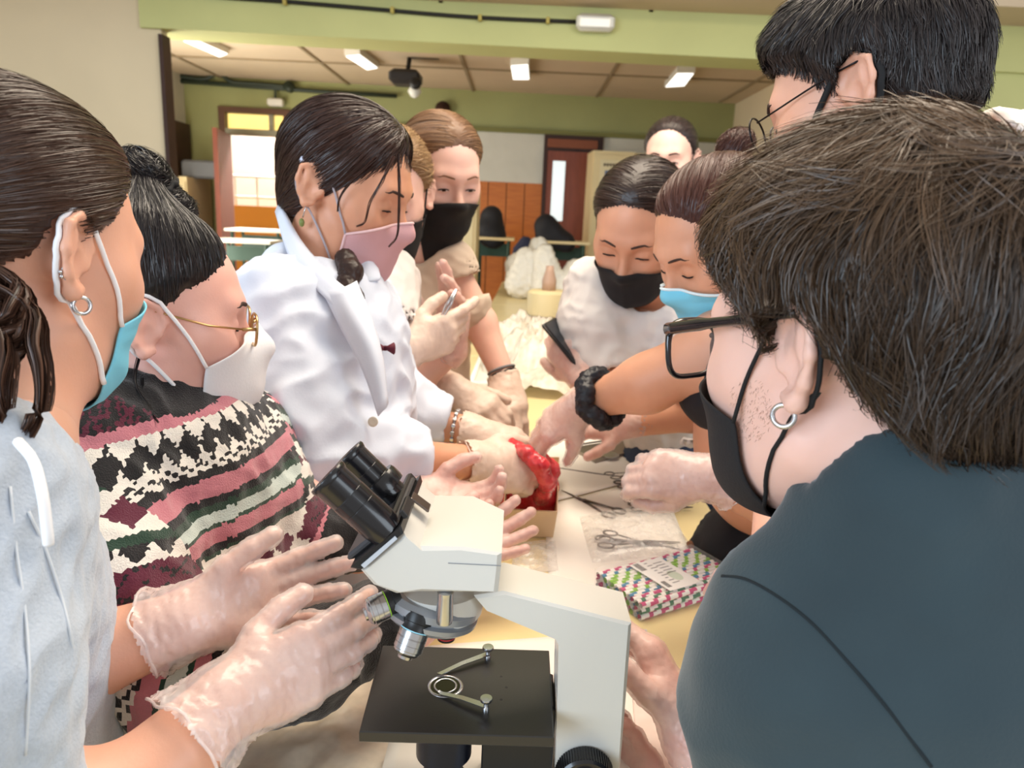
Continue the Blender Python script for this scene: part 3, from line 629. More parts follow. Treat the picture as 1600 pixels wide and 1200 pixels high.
# cream lockers with posters (in front of the back wall)
def cabinet(name, label, xa, xb, z1, off, m, doors=2, split=None, poster=False, depth=.45):
    a = bx_(xa, 300); b = bx_(xb, 300); t = thing(name, label, 'cabinet', tuple(np.array([0,BY,0])+BW_X*(a+b)/2+BW_N*(off+.2)))
    wall_piece('carcass', a, b, 0, z1, m, depth, off+depth, False, t)
    for i in range(doors):
        u0 = a+(b-a)*i/doors+.01; u1 = a+(b-a)*(i+1)/doors-.01; zz = [.05, split, z1-.03] if split else [.05, z1-.03]
        for j in range(len(zz)-1):
            d = sub(wall_piece('door', u0, u1, zz[j]+.01, zz[j+1]-.01, m, .02, off+depth+.02, False, t)); MB().box(np.array([0,BY,0])+BW_X*(u1-.05)+BW_N*(off+depth+.035)+[0,0,(zz[j]+zz[j+1])/2], (.02,.02,.07)).build('handle', M_DARKSTEEL, d)
            if poster and j == len(zz)-2:
                uc = (u0+u1)/2; wd = (u1-u0)
                mb = MB(); mb.m = 0
                def rect(x0,x1,z0,z1_,mi,o_=.022):
                    mb.m = mi; q = lambda x, z: np.array([0,BY,0])+BW_X*x+BW_N*(off+depth+o_)+[0,0,z]; mb.prism([q(x0,z0),q(x1,z0),q(x1,z1_),q(x0,z1_)], BW_N*.002)
                H_ = zz[j+1]-zz[j]; ct_ = zz[j]+H_*.45
                rect(uc-wd*.35, uc+wd*.35, ct_-H_*.25, ct_+H_*.42, 0); rect(uc-wd*.22, uc+wd*.2, ct_-H_*.1, ct_+H_*.18, 1, .026)
                for q_ in range(7): rect(uc-wd*.26+q_*wd*.075, uc-wd*.21+q_*wd*.075, ct_+H_*.28, ct_+H_*.34, 2, .026)
                mb.build('poster', [mat('poster_paper', srgb(226,212,172), .7), mat('poster_blue', srgb(96,112,150), .7), mat('poster_ink', srgb(90,76,60), .7)], d)
    return t
cabinet('locker', 'cream locker with a poster next to the brown door', 912, 972, bz_(940,243), .06, M_CREAM, 1, bz_(940,312), True)
cabinet('locker', 'cream locker with a poster at the far end, right of the first', 974, 1040, bz_(1000,247), .06, M_CREAM, 1, bz_(1000,318), True)
cabinet('wall_cupboard', 'dark empty shelf unit high on the left side of the back room', 290, 306, bz_(280,195), .06, M_DARKB, 1, bz_(280,235), False, .5)
cabinet('low_cabinet', 'low pale wooden cabinet beneath the dark shelf unit', 290, 334, bz_(300,280), .06, M_CREAM, 2, None, False, .6)
tag(plank('monitor', bw(318,265,.45), (.36,.12,.16), mat('grey_plastic', srgb(96,98,100), .5), bev=.02), 'dark grey box on top of the low cabinet', 'monitor')
t = thing('locker', 'tall cream cupboard behind the fair haired person in beige', 'cabinet', (0.0,5.2,0))
pc = ony(733,340,5.0); MB().box((pc[0]-.12,5.2,pc[2]/2+.10), (.34,.4,pc[2]+.2), bev=.01).build('carcass', M_CREAM, t); MB().box((pc[0]-.12,4.985,pc[2]/2+.1), (.30,.02,pc[2]+.14), bev=.004).build('door', M_CREAM, t)
MB().lathe([(0,0),(.02,0),(.02,.02),(0,.03)], ony(738,325,4.97), (0,-1,0), 10).build('knob', M_STRAPB, t)
# desks, chairs and bags at the back
def desk(label, cx, cy, w_, d_, h, mt, ml):
    t = thing('school_desk', label, 'desk', (cx,cy,0)); MB().box((cx,cy,h-.012), (w_,d_,.025), bev=.004).build('desk_top', mt, t)
    for i in (-1,1):
        for j in (-1,1): MB().tube([(cx+i*(w_/2-.05),cy+j*(d_/2-.05),0),(cx+i*(w_/2-.05),cy+j*(d_/2-.05),h-.02)], .014, 8).build('leg', ml, t)
    MB().box((cx,cy+d_/2-.06,h-.12), (w_-.1,.015,.12)).build('modesty_panel', ml, t); return t
M_DGREEN = mat('dark_green_metal', srgb(38,66,52), .5); M_TOPW = mat('white_desk_top', srgb(230,226,210), .4)
def chair(label, cx, cy, yaw, back=.80, name='school_chair'):
    t = thing(name, label, 'chair', (cx,cy,0)); R = np.array([[math.cos(yaw),-math.sin(yaw),0],[math.sin(yaw),math.cos(yaw),0],[0,0,1]]); g = lambda x,y,z: np.array([cx,cy,0])+R@np.array([x,y,z])
    MB().box(g(0,0,.45), (.38,.38,.02), R, .008).build('seat', M_DGREEN, t); MB().box(g(0,.20,back-.12), (.38,.02,.22), R, .008).build('backrest', M_DGREEN, t)
    for i in (-1,1):
        MB().tube([g(i*.17,.19,back),g(i*.17,.17,.45),g(i*.18,.20,0)], .011, 6).build('leg', M_STRAPB, t); MB().tube([g(i*.17,-.17,.45),g(i*.18,-.19,0)], .011, 6).build('leg', M_STRAPB, t)
    return t
p = ony(400,358,6.4); desk('white topped high desk at the left doorway, farther one', p[0], 6.5, .5, .35, p[2], M_TOPW, M_DGREEN)
p = ony(385,374,5.9); desk('white topped high desk near the left doorway, nearer one', p[0], 5.9, .5, .35, p[2], M_TOPW, M_DGREEN)
p = ony(380,348,6.2); chair('green chair by the white desks at the left doorway', p[0]-.45, 6.15, 2.9, p[2])
p = ony(770,372,6.2); desk('desk with dark green legs under the black backpack', p[0]+.0, 6.6, .36, .40, p[2], M_CREAM, M_DGREEN)
p2 = ony(872,378,6.2); desk('desk with dark green legs under the dark bags by the brown door', p2[0]+.05, 6.6, .48, .40, p2[2], M_CREAM, M_DGREEN)
chair('dark green chair tucked between the two back desks', ony(805,400,5.6)[0], 5.7, 3.3, .72)
chair('dark green chair at the left edge of the long table', W(690,620,1.9)[0]-.02, 2.35, 1.5, .92)
def blob(name, label, cat, prims, m, res, amp, s, seed=1):
    S = Shape()
    for pr in prims: S.cone(*pr)
    V, Q = S.mesh(res); V = V+vnormals(V,Q)*((ridge(V, s, seed)*.7+wob(V, s*2, seed+1)*.3)*amp)[:,None]; return tag(mesh_np(name, V, Q, m), label, cat)
M_BAG = mat('black_nylon', srgb(26,26,32), .7, bump=.1)
b0 = ony(768,366,6.55); b1 = ony(768,338,6.55); bp_ = blob('backpack', 'black backpack standing on the desk against the orange panelling', 'bag', [(b0, b1, .12, .09, .05), (b0+[.05,-.05,-.02], b0+[-.05,-.05,.05], .08, .07, .05)], M_BAG, .02, .012, 9)
b0 = ony(852,372,6.5); b1 = ony(885,380,6.5); blob('handbag', 'slumped dark bag on the desk by the brown door', 'bag', [(b0+[0,0,.10], b1, .10, .06, .06), (b0, b1, .08, .07, .05)], M_BAG, .02, .015, 9, 3)
b0 = ony(822,380,5.72); blob('jacket', 'navy jacket hanging over the chair back between the desks', 'jacket', [(b0, b0+[.0,0,-.16], .05, .07, .05), (b0+[-.04,0,-.05], b0+[-.06,0,-.25], .05, .05, .05)], mat('navy_cloth', srgb(44,46,66), .9), .018, .012, 14, 5)

# ------------------------------------------------------------------ the long table
tp = lambda x, y, z=TZ: onz(x, y, z)
L1 = tp(400,1200); L2 = tp(800,410); R1 = tp(1149,858); TD = unit(L2-L1); TN = np.array([TD[1],-TD[0],0]); TWID = float((R1-L1)@TN)
TOPM = mat('cream_bench_top', srgb(234,214,160), .32, var=.03, vscale=3); EDGE = mat('bench_edge', srgb(206,180,120), .5)
Lo = L1-TD*float((L1-np.array([0,.10,TZ]))@TD)
seg = [0, .95, 2.65, 4.35, 6.0]; RT = np.stack([TN, TD, (0,0,1)], 1)
for i in range(4):
    a = seg[i]+.002; b = seg[i+1]-.002; c = Lo+TD*(a+b)/2+TN*TWID/2
    t = thing('work_table', ['cream topped table under the microscope, nearest of the row', 'cream topped table under the red organ and the instruments, second of the row', 'cream topped table under the crumpled white bags, third of the row', 'cream topped table at the far end of the row'][i], 'table', (c[0],c[1],0))
    MB().box(c-[0,0,.0125], (TWID,b-a,.025), RT, .004).build('table_top', TOPM, t)
    for u in (-1,1):
        MB().box(c+TN*u*(TWID/2-.04)-[0,0,.055], (.02,b-a-.1,.06), RT).build('apron', EDGE, t)
        for v in (-1,1):
            q = c+TN*u*(TWID/2-.05)+TD*v*((b-a)/2-.06); MB().tube([(q[0],q[1],0),(q[0],q[1],TZ-.025)], .018, 8).build('leg', M_DGREEN, t)
M_PAPER = mat('white_paper', srgb(240,234,226), .8)
def sheet_on(name, label, cat, px_, m, z=.001, th=.0012, wav=.0015, seed=1):
    q = [tp(x, y, TZ+z) for x, y in px_]; n = 22; V = []
    for i in range(n+1):
        for j in range(n+1):
            u, v = i/n, j/n; p = (q[0]*(1-u)+q[1]*u)*(1-v)+(q[3]*(1-u)+q[2]*u)*v; V.append(p)
    V = np.array(V); V[:,2] += wav*(1+wob(V, 14, seed)); g = np.arange((n+1)**2).reshape(n+1,n+1); Q = np.stack([g[:-1,:-1].ravel(), g[1:,:-1].ravel(), g[1:,1:].ravel(), g[:-1,1:].ravel()],1)
    V2 = V-[0,0,th]; ring = np.concatenate([g[:,0], g[-1,1:], g[-2::-1,-1], g[0,-2:0:-1]]); r2 = np.roll(ring,-1); N1 = len(V)
    return tag(mesh_np(name, np.concatenate([V,V2]), np.concatenate([Q[:,::-1], Q+N1, np.stack([ring,r2,r2+N1,ring+N1],1)]), m), label, cat)
sheet_on('paper_sheet', 'white paper spread below the scissors and clamps', 'paper', ((850,790),(1030,745),(1092,900),(862,985)), M_PAPER, seed=2)
sheet_on('paper_sheet', 'white paper with a creased edge behind the clamps', 'paper', ((790,690),(985,668),(1030,742),(860,785)), M_PAPER, z=.0032, seed=3)
sheet_on('paper_sheet', 'white paper under the microscope base', 'paper', ((640,1012),(1010,985),(1120,1290),(470,1300)), M_PAPER, z=.001, seed=4)
sheet_on('paper_sheet', 'stained white sheet hanging at the right of the microscope', 'paper', ((985,1045),(1040,1010),(1090,1240),(1000,1260)), mat('stained_paper', srgb(240,228,220), .8, col2=srgb(232,206,196), vscale=20), z=.004, seed=6)
def crumple(name, label, cat, c, rx, ry, h, m, seed, n=44, sharp=1.0, fr=80):
    """crumpled film or paper: a heightfield heap lying on the table"""
    g = np.linspace(-1,1,n); X, Y = np.meshgrid(g, g, indexing='ij'); P = np.stack([X.ravel()*rx, Y.ravel()*ry, 0*X.ravel()], 1)
    rad = np.sqrt(X**2+Y**2).ravel(); rad = rad*(1+.16*wob(P, 5/max(rx,ry), seed)); ang = np.arctan2(Y, X).ravel()
    dome = np.clip(1-rad**2, 0, 1)**.6; z = dome*h*(.5+.35*ridge(P, fr, seed)+.25*ridge(P, fr*2.3, seed+2)*sharp+.12*ridge(P, fr*5, seed+4)*sharp)
    z = np.clip(z, .0012, None); sc_ = 1-.12*(wob(P, fr*.7, seed+8)); V = np.stack([P[:,0]*sc_, P[:,1]*sc_, z], 1)
    V = V+np.stack([wob(P, fr*1.4, seed+5), wob(P, fr*1.4, seed+6), 0*P[:,0]],1)*min(h*.22,.02)
    V = (RT@V.T).T+np.array([c[0],c[1],TZ+.002]); idx = np.arange(n*n).reshape(n,n); Q = np.stack([idx[:-1,:-1].ravel(), idx[1:,:-1].ravel(), idx[1:,1:].ravel(), idx[:-1,1:].ravel()],1)
    keep = (rad.reshape(n,n)[:-1,:-1].ravel() < 1.05); Q = Q[keep]
    return tag(mesh_np(name, V, Q, m, smooth=True), label, cat)
M_FILM = mat('crumpled_film', srgb(246,238,224), .30, alpha=.62, avar=.2, spec=.7, bump=.5, bscale=22)
M_CLEAR = mat('clear_bag_film', srgb(244,240,236), .12, alpha=.30, avar=.16, spec=1.0, bump=.5, bscale=30)
M_WPLAS = mat('white_plastic_bag', srgb(228,220,204), .45, bump=.4, bscale=20)
q = tp(520,1150); crumple('plastic_film', 'crumpled pale plastic film on the table left of the microscope', 'film', q, .095, .13, .010, mat('flat_film', srgb(232,220,200), .35, alpha=.85, avar=.1, bump=.15, bscale=18), 4, fr=42, n=80, sharp=.35)
q = tp(832,560); crumple('plastic_film', 'large heap of crumpled whitish film in the middle of the table', 'film', q, .20, .62, .17, mat('whitish_film', srgb(226,214,196), .35, alpha=.9, avar=.1, bump=.5, bscale=14), 7, fr=17, n=110)
S = Shape(); c = tp(850,470); up = np.array([0,0,1.0])
for k, (dx, dy, hh, r0, r1) in enumerate([(-.16,.10,.26,.10,.07),(.02,.05,.30,.11,.06),(.17,.05,.20,.10,.07),(-.02,.3,.34,.10,.06),(.22,.35,.18,.12,.08),(-.15,.3,.2,.12,.09)]):
    b = c+TN*dx+TD*dy; S.cone(b+up*r0, b+up*hh+TN*.03*(-1)**k, r0, r1, k=.05)
S.plane(c+up*.002, (0,0,-1)); V, Q = S.mesh(.014); V = V+vnormals(V,Q)*((ridge(V, 55, 3)*.7+ridge(V, 130, 8)*.4)*.014)[:,None]; V[:,2] = np.maximum(V[:,2], TZ+.002)
tag(mesh_np('plastic_bag', V, Q, M_WPLAS), 'upright crumpled white plastic bag at the far end of the table', 'bag')
c = tp(855,500); t = thing('bottle', 'brownish bottle neck rising from a pale round jar behind the film', 'bottle', tuple(c)); c = W(856,480,3.0); c[2] = max(c[2], TZ); 
MB().lathe([(.0,0),(.085,0),(.088,.01),(.088,.09),(.075,.10),(0,.10)], c+[0,0,-.03], (0,0,1), 24).build('jar', M_CREAM, t, smooth=True, angle=40); MB().lathe([(.0,.10),(.028,.10),(.030,.14),(.018,.18),(.016,.20),(0,.2)], c+[0,0,-.03], (0,0,1), 16).build('neck', mat('brownish_neck', srgb(184,150,128), .5), t, smooth=True)
hp = [tp(880,540), W(882,485,2.55), W(888,465,2.5), W(905,462,2.45)]; t = tag(tubes('black_cable_loop', catmull([W(880,500,2.55), W(879,478,2.55), W(886,464,2.5), W(905,459,2.45)],5), .011, M_STRAPB, None), 'thick black curved handle beside the crumpled film', 'handle')
# white tray with the film heap
tr = thing('tray', 'flat white tray edge under the film heap', 'tray', tuple(tp(810,603)))
a = tp(735,605); b = tp(885,603); dv = TD*.9; MB().prism([a+[0,0,.002], b+[0,0,.002], b+dv+[0,0,.002], a+dv+[0,0,.002]], (0,0,.004)).build('tray_base', M_PLASTW, tr)
for u, v in ((a,b),(b,b+dv),(b+dv,a+dv),(a+dv,a)): MB().tube([u+[0,0,.012], v+[0,0,.012]], .009, 8).build('tray_rim', M_PLASTW, tr, smooth=True)
tag(MB().prism([tp(x,y,TZ+.002) for x,y in ((905,590),(965,578),(985,590),(925,606))], (0,0,.012)).build('marker_pouch', mat('green_pouch', srgb(70,150,60), .5)), 'small green packet near the phone', 'packet')
tag(MB().prism([tp(x,y,TZ+.003) for x,y in ((846,580),(900,575),(905,590),(850,600))], (0,0,.006)).build('folded_card', mat('mint_card', srgb(214,232,206), .7)), 'small pale card with green edge beside the tray', 'card')
# card box with the red organ
bz = .055; rim = [tp(x,y,TZ+bz) for x,y in ((795,712),(874,714),(871,800),(786,796))]; bc_ = sum(rim)/4
box = thing('card_box', 'small open cream box holding the red organ', 'box', (bc_[0],bc_[1],TZ)); M_BOX = mat('cream_card', srgb(228,200,160), .6)
bot = [bc_+(p-bc_)*.90-[0,0,bz-.002] for p in rim]; MB().prism(bot, (0,0,.002)).build('box_base', M_BOX, box)
for i in range(4):
    j = (i+1)%4; inn = lambda p: bc_+(p-bc_)*.97-[0,0,0]; mb = MB(); mb.rings([[bot[i],bot[j],bc_+(bot[j]-bc_)*.97,bc_+(bot[i]-bc_)*.97],[rim[i],rim[j],bc_+(rim[j]-bc_)*.97,bc_+(rim[i]-bc_)*.97]]); mb.build('box_wall', M_BOX, box)
S = Shape(); cc = bc_-[0,0,.030]
for dx, dy, dz, r in ((-.03,-.02,0,.028),(.02,-.03,.0,.026),(.0,.02,.01,.030),(.028,.03,.01,.020),(-.03,.03,.0,.024),(.02,.0,.02,.022)): S.cone(cc+[dx,dy,dz], cc+[dx*.4,dy*.5,dz+.012], r, r*.8, k=.012)
S.chain([cc+[.03,.0,.02], W(858,735,1.27), W(835,712,1.26), W(806,694,1.26)], [.016,.014,.013,.012], k=.02); S.chain([cc+[.0,.04,.02], W(848,760,1.26), W(838,725,1.25)], [.02,.014,.012], k=.02)
S.chain([W(812,694,1.25), W(828,716,1.24), W(846,722,1.25)], [.013,.014,.010], k=.012)
S.chain([W(798,690,1.21), W(824,708,1.165), W(848,728,1.155), W(855,755,1.18), W(846,778,1.25)], [.006,.009,.0085,.010,.013], k=.012); S.chain([W(812,704,1.19), W(836,722,1.16), W(852,752,1.17)], [.008,.009,.008], k=.008)
V, Q = S.mesh(.003); V = V+vnormals(V,Q)*((ridge(V, 260, 3)*.7+ridge(V, 600, 8)*.3)*.0025)[:,None]
tag(mesh_np('red_organ', V, Q, mat('wet_red_tissue', srgb(190,26,44), .22, col2=srgb(240,84,88), vscale=45, bump=.3, bscale=160, coat=.4, sss=.1)), 'wet red animal organ in the cream box, lifted by gloved hands', 'organ')
# instruments
def ringpts(c, x, y, r, n=18): return [c+x*math.cos(a)*r+y*math.sin(a)*r*.8 for a in np.linspace(0, 2*math.pi, n)]
def scissors(name, label, cat, tip, end, z=.004, ring=.0135, m=M_DARKSTEEL, group=None, open_=.10, ratio=.42):
    A_ = np.array(tip); B_ = np.array(end); A_[2] = B_[2] = TZ+z; d = unit(B_-A_); s_ = np.cross((0,0,1.0), d); L = np.linalg.norm(B_-A_); t = thing(name, label, cat, tuple((A_+B_)/2), group)
    piv = A_+d*L*ratio
    for k in (-1,1):
        e = B_-d*ring+s_*k*(ring*1.05+open_*.01); mb = MB(); mb.tube([A_+s_*k*open_*.02+[0,0,k*.0012], piv+s_*(-k)*.002+[0,0,k*.0012]], [.0010,.0034], 6, flat=.6); mb.tube([piv+[0,0,k*.0012], e-d*ring*.9+[0,0,k*.001]], [.0034,.0024], 6, flat=.7)
        b_ = sub(mb.build('blade_arm', m, t, smooth=True)); MB().tube(ringpts(e, d, s_, ring), .0019, 6, caps=False).build('finger_ring', m, b_, smooth=True)
    MB().lathe([(0,-.003),(.0035,-.003),(.0035,.003),(0,.0035)], piv, (0,0,1), 12).build('pivot_screw', m, t, smooth=True); return t
scissors('scissors', 'steel surgical scissors lying alone beside the cream box', 'scissors', tp(876,770), tp(968,808))
for k, (a, b, lab) in enumerate([((1045,735),(950,747),'farthest of the four clamps with rings in a row'), ((1060,760),(962,762),'second farthest of the four clamps in a row'), ((1070,784),(974,780),'third of the four clamps, its tip beyond the gloved fist'), ((1082,798),(984,797),'nearest of the four clamps lying parallel')]):
    scissors('surgical_clamp', 'steel '+lab, 'clamp', tp(*a), tp(*b), z=.004+.003*(k%2), ring=.011, ratio=.30)
t = thing('instrument_tray', 'flat steel instrument case with a bright oval inlay behind the clamps', 'tray', tuple(tp(950,705)))
a4 = [tp(x,y,TZ+.004) for x,y in ((893,704),(975,691),(1004,706),(930,724))]; MB().prism(a4, (0,0,.008)).build('case', mat('brushed_steel', srgb(156,146,136), .35, .9), t)
c = tp(952,711,TZ+.0125); MB().lathe([(0,0),(.022,0),(.022,.0015),(0,.0015)], c, (0,0,1), 20).build('inlay', M_STEEL, t, smooth=False); MB().tube([a4[0]+[0,0,.012], a4[1]+[0,0,.012]], .0025, 6).build('hinge_rod', M_DARKSTEEL, t)
t = tag(tubes('steel_probe', [tp(850,728,TZ+.004), tp(945,742,TZ+.004)], .0016, M_DARKSTEEL, None), 'thin steel probe lying across the paper crease', 'probe')
t = tag(MB().lathe([(0,-.006),(.007,-.004),(.008,.002),(0,.006)], tp(1079,852,TZ+.008), unit((1,.3,.1)), 12).build('cork_stopper', mat('brown_cork', srgb(110,70,46), .8), smooth=True), 'small brown stopper at the edge of the bagged instruments', 'stopper')
def flatbag(name, label, px_, h, seed, m=M_CLEAR):
    q = [tp(x, y, TZ+.002) for x, y in px_]; n = 34; V = []; W_ = []
    for i in range(n+1):
        for j in range(n+1):
            u, v = i/n, j/n; V.append((q[0]*(1-u)+q[1]*u)*(1-v)+(q[3]*(1-u)+q[2]*u)*v); W_.append((16*u*(1-u)*v*(1-v))**.5)
    V = np.array(V); W_ = np.array(W_); V[:,2] += W_*h*(.8+.18*ridge(V, 120, seed))+.001; g = np.arange((n+1)**2).reshape(n+1,n+1); Q = np.stack([g[:-1,:-1].ravel(), g[:-1,1:].ravel(), g[1:,1:].ravel(), g[1:,:-1].ravel()],1)
    lo_ = V.copy(); lo_[:,2] = TZ+.0022
    return tag(mesh_np(name, np.concatenate([V, lo_]), np.concatenate([Q, Q[:,::-1]+len(V)]), m), label, 'bag')
flatbag('zip_bag', 'clear plastic bag with scissors inside, behind the striped straws', ((905,808),(1040,790),(1085,862),(925,882)), .022, 3)
scissors('scissors', 'scissors inside the clear plastic bag', 'scissors', tp(1062,855), tp(932,853), z=.008, ring=.013, open_=.0)
scissors('surgical_clamp', 'clamp under the scissors inside the clear plastic bag', 'clamp', tp(1066,862), tp(940,838), z=.003, ring=.012)
flatbag('zip_bag', 'clear plastic bag lying between the cream box and the microscope', ((800,852),(868,846),(872,892),(800,900)), .016, 6)
# pack of striped paper straws
A_, B_, C_, D_ = [tp(x, y, TZ+.0) for x, y in ((930,918),(1087,876),(1124,902),(1004,972))]
e1 = unit(B_-A_); e2 = unit(np.array([e1[1],-e1[0],0])); Ls = np.linalg.norm(B_-A_)*.93; Wd = abs(float((D_-A_)@e2)); ns = max(8, int(Wd/.0085)); rs_ = Wd/ns/2
st = thing('straw_pack', 'flat pack of pink, green and blue striped paper straws with a white label', 'straws', tuple(A_+e1*Ls/2+e2*Wd/2))
cols = [srgb(196,40,110), srgb(196,40,110), srgb(196,40,110), srgb(30,120,160), srgb(130,186,30), srgb(130,186,30), srgb(130,186,30), srgb(30,120,160), srgb(196,40,110), srgb(130,186,30), srgb(30,120,160), srgb(196,40,110), srgb(30,110,70)]
def straw(c0, col, idx):
    n = 10; m_ = 26; V = []; F = []; cl = []; x = np.array([0,0,1.0]); y = e2
    for i in range(m_+1):
        for j in range(n): a = j/n*2*math.pi; V.append(c0+e1*Ls*i/m_+(x*math.cos(a)+y*math.sin(a))*rs_*.97)
    for i in range(m_):
        for j in range(n): F.append((i*n+j, i*n+(j+1)%n, (i+1)*n+(j+1)%n, (i+1)*n+j)); cl.append((*(col if ((i+j*.3+idx*1.3) % 3.2) < 1.5 else srgb(244,240,232)), 1))
    return mesh_np('straw', np.array(V), np.array(F), mat('striped_paper', (1,1,1), .6, attr='Col'), st, attrs={'Col': ('FLOAT_COLOR','FACE', np.array(cl))})
for layer in range(3):
    for i in range(ns): straw(A_+e2*rs_*(2*i+1)+[0,0,rs_+.001+layer*rs_*1.95], cols[(i*len(cols)//ns+layer) % len(cols)], i+layer)
zt_ = rs_*5.95+.003; g = lambda u, v, z=0: A_+e1*Ls*u+e2*Wd*v+[0,0,zt_+z]
lb = MB(); lb.m = 0; lb.prism([g(.28,.10), g(.60,.10), g(.62,.92), g(.30,.92)], (0,0,.0006)); lb.m = 1
for k in range(12): lb.prism([g(.305,.12+.018*k,.0007), g(.36,.12+.018*k,.0007), g(.36,.128+.018*k,.0007), g(.305,.128+.018*k,.0007)], (0,0,.0002))
for k in range(12): lb.prism([g(.32,.68+.014*k,.0007), g(.36,.68+.014*k,.0007), g(.36,.687+.014*k,.0007), g(.32,.687+.014*k,.0007)], (0,0,.0002))
lb.m = 2
for k in range(9):
    v = .16+.075*k; lb.prism([g(.40,v,.0007), g(.43+.02*(k%3),v,.0007), g(.43+.02*(k%3),v+.02,.0007), g(.40,v+.02,.0007)], (0,0,.0002))
    if k < 5: lb.prism([g(.47,v+.05,.0007), g(.56,v+.05,.0007), g(.56,v+.07,.0007), g(.47,v+.07,.0007)], (0,0,.0002))
lb.m = 3; lb.prism([g(.48+.05*math.cos(q)+.02, .62+.14*math.sin(q), .0007) for q in np.linspace(0,6.28,20)[:-1]], (0,0,.0002))
lb.build('label', [mat('label_white', srgb(246,244,240), .6), mat('label_black', srgb(40,40,40), .6), mat('label_grey', srgb(150,150,150), .6), mat('label_mint', srgb(206,220,200), .6)], st)
fm = MB(); fm.box(g(.5,.5,.0012)-[0,0,(zt_)/2], (Ls*1.03, Wd*1.04, zt_+.004), np.stack([e1,e2,(0,0,1)],1), .003); fm.build('cellophane_wrap', mat('cellophane', (1,1,1), .05, alpha=.10, spec=1.0), st)
# phone in the hand, tweezers in the raised hand
ph = thing('phone', 'black mobile phone held upright in the gloved hand', 'phone', tuple(W(879,543,1.40)))
pa, pb = W(856,517,1.39), W(903,574,1.385); dd = unit(pb-pa); nn = unit(np.cross(dd, unit(np.array([.35,1,.2])))); ww = np.cross(nn, dd); Rp = np.stack([dd, ww, nn], 1)
MB().box((pa+pb)/2+ww*.03, (np.linalg.norm(pb-pa)*1.35,.068,.0085), Rp, .003).build('phone_body', mat('phone_black', srgb(24,24,28), .3), ph, angle=40); MB().box((pa+pb)/2+ww*.03+nn*.0045, (np.linalg.norm(pb-pa)*1.25,.060,.0006), Rp).build('phone_screen', mat('phone_glass', srgb(40,44,50), .08), ph)
tw = thing('tweezers', 'steel tweezers held in the raised glove beside the beige T-shirt', 'tweezers', tuple(W(700,480,1.33)))
for k in (-1,1): MB().tube([W(713,452,1.33)+TN*k*.0005, W(700,478,1.33)+TN*k*.004, W(686,504,1.33)+TN*k*.001], [.0026,.003,.0012], 6).build('arm', M_STEEL, tw, smooth=True)

# ------------------------------------------------------------------ the microscope
SZ = 1.01; YN = float(onz(700,1147,SZ)[1]); YF = float(onz(725,1012,SZ)[1]); YM = (YN+YF)/2+.005
M_CASE = mat('microscope_beige_enamel', srgb(206,203,196), .38, bump=.02, bscale=500, coat=.15); M_CASEL = M_CASE
M_BLK = mat('microscope_black', srgb(26,26,28), .38); M_BLKG = mat('eyepiece_black', srgb(22,22,26), .24, coat=.3)
M_CHR = mat('satin_chrome', srgb(196,198,202), .22, 1.0); M_GREYM = mat('grey_cast_metal', srgb(150,154,160), .35, .5)
base_c = ony(800,1180,YM); ms = thing('microscope', 'beige binocular microscope with black square stage and angled eyepieces', 'microscope', (float(onz(760,1080,SZ)[0]), YM, TZ))
o = np.array(ms['org']); H2 = .048
def side(px_, Y0, Y1, taper=None):   # outline traced on the near side, carried through to the far side
    n_ = [ony(x, y, Y0) for x, y in px_]; return n_, [p+np.array([0, Y1-Y0, 0]) for p in n_]
def bevel_prism(name, near, far, m, bev=.0035, parent=ms):
    near = np.array(near); far = np.array(far); cn = near.mean(0); k = lambda P, c, t: [c+(p-c)*(1-t/max(np.linalg.norm(p-c),1e-6)) for p in P]
    dv = (far-near); dv = dv/np.linalg.norm(dv, axis=1, keepdims=True)*bev*.7; cf = far.mean(0); mb = MB()
    mb.rings([k(near, cn, bev), list(near+dv), list(far-dv), k(far, cf, bev)]); return mb.build(name, m, parent, angle=32)
# head casing
hp_ = [(563,892),(630,834),(656,855),(726,856),(784,866),(783,884),(778,927),(656,926),(619,929),(583,915)]
yn = YN+.015; near = [ony(x,y,yn) for x,y in hp_]; far = [p+np.array([0,.105 if i < 4 else .085,0]) for i,p in enumerate(near)]
head = sub(bevel_prism('head_housing', near, far, M_CASE))
seam = MB(); seam.tube([ony(x,y,yn-.0003) for x,y in ((700,880),(783,884))], .0004, 4); seam.build('seam_line', M_GREYM, head)
# black face plate for the eyepiece tubes
pp = [(563,892),(630,834),(626,822),(616,830),(549,884),(547,888)]; near = [ony(x,y,yn-.002) for x,y in pp]; far = [p+np.array([0,.110,0]) for p in near]; plate = sub(bevel_prism('face_plate', near, far, M_BLK, .002))
nv = unit(ony(549,884,yn)-ony(563,892,yn)); pc_ = [np.array(near[4])+[0,.05,0], np.array(near[3])+[0,.05,0]]
dn = unit(np.array(near[2])-np.array(near[1])); nx = unit(np.array(near[3])-np.array(near[4])); outn = unit(np.cross(nx, (0,1.0,0))); outn = outn if outn[0] < 0 else -outn
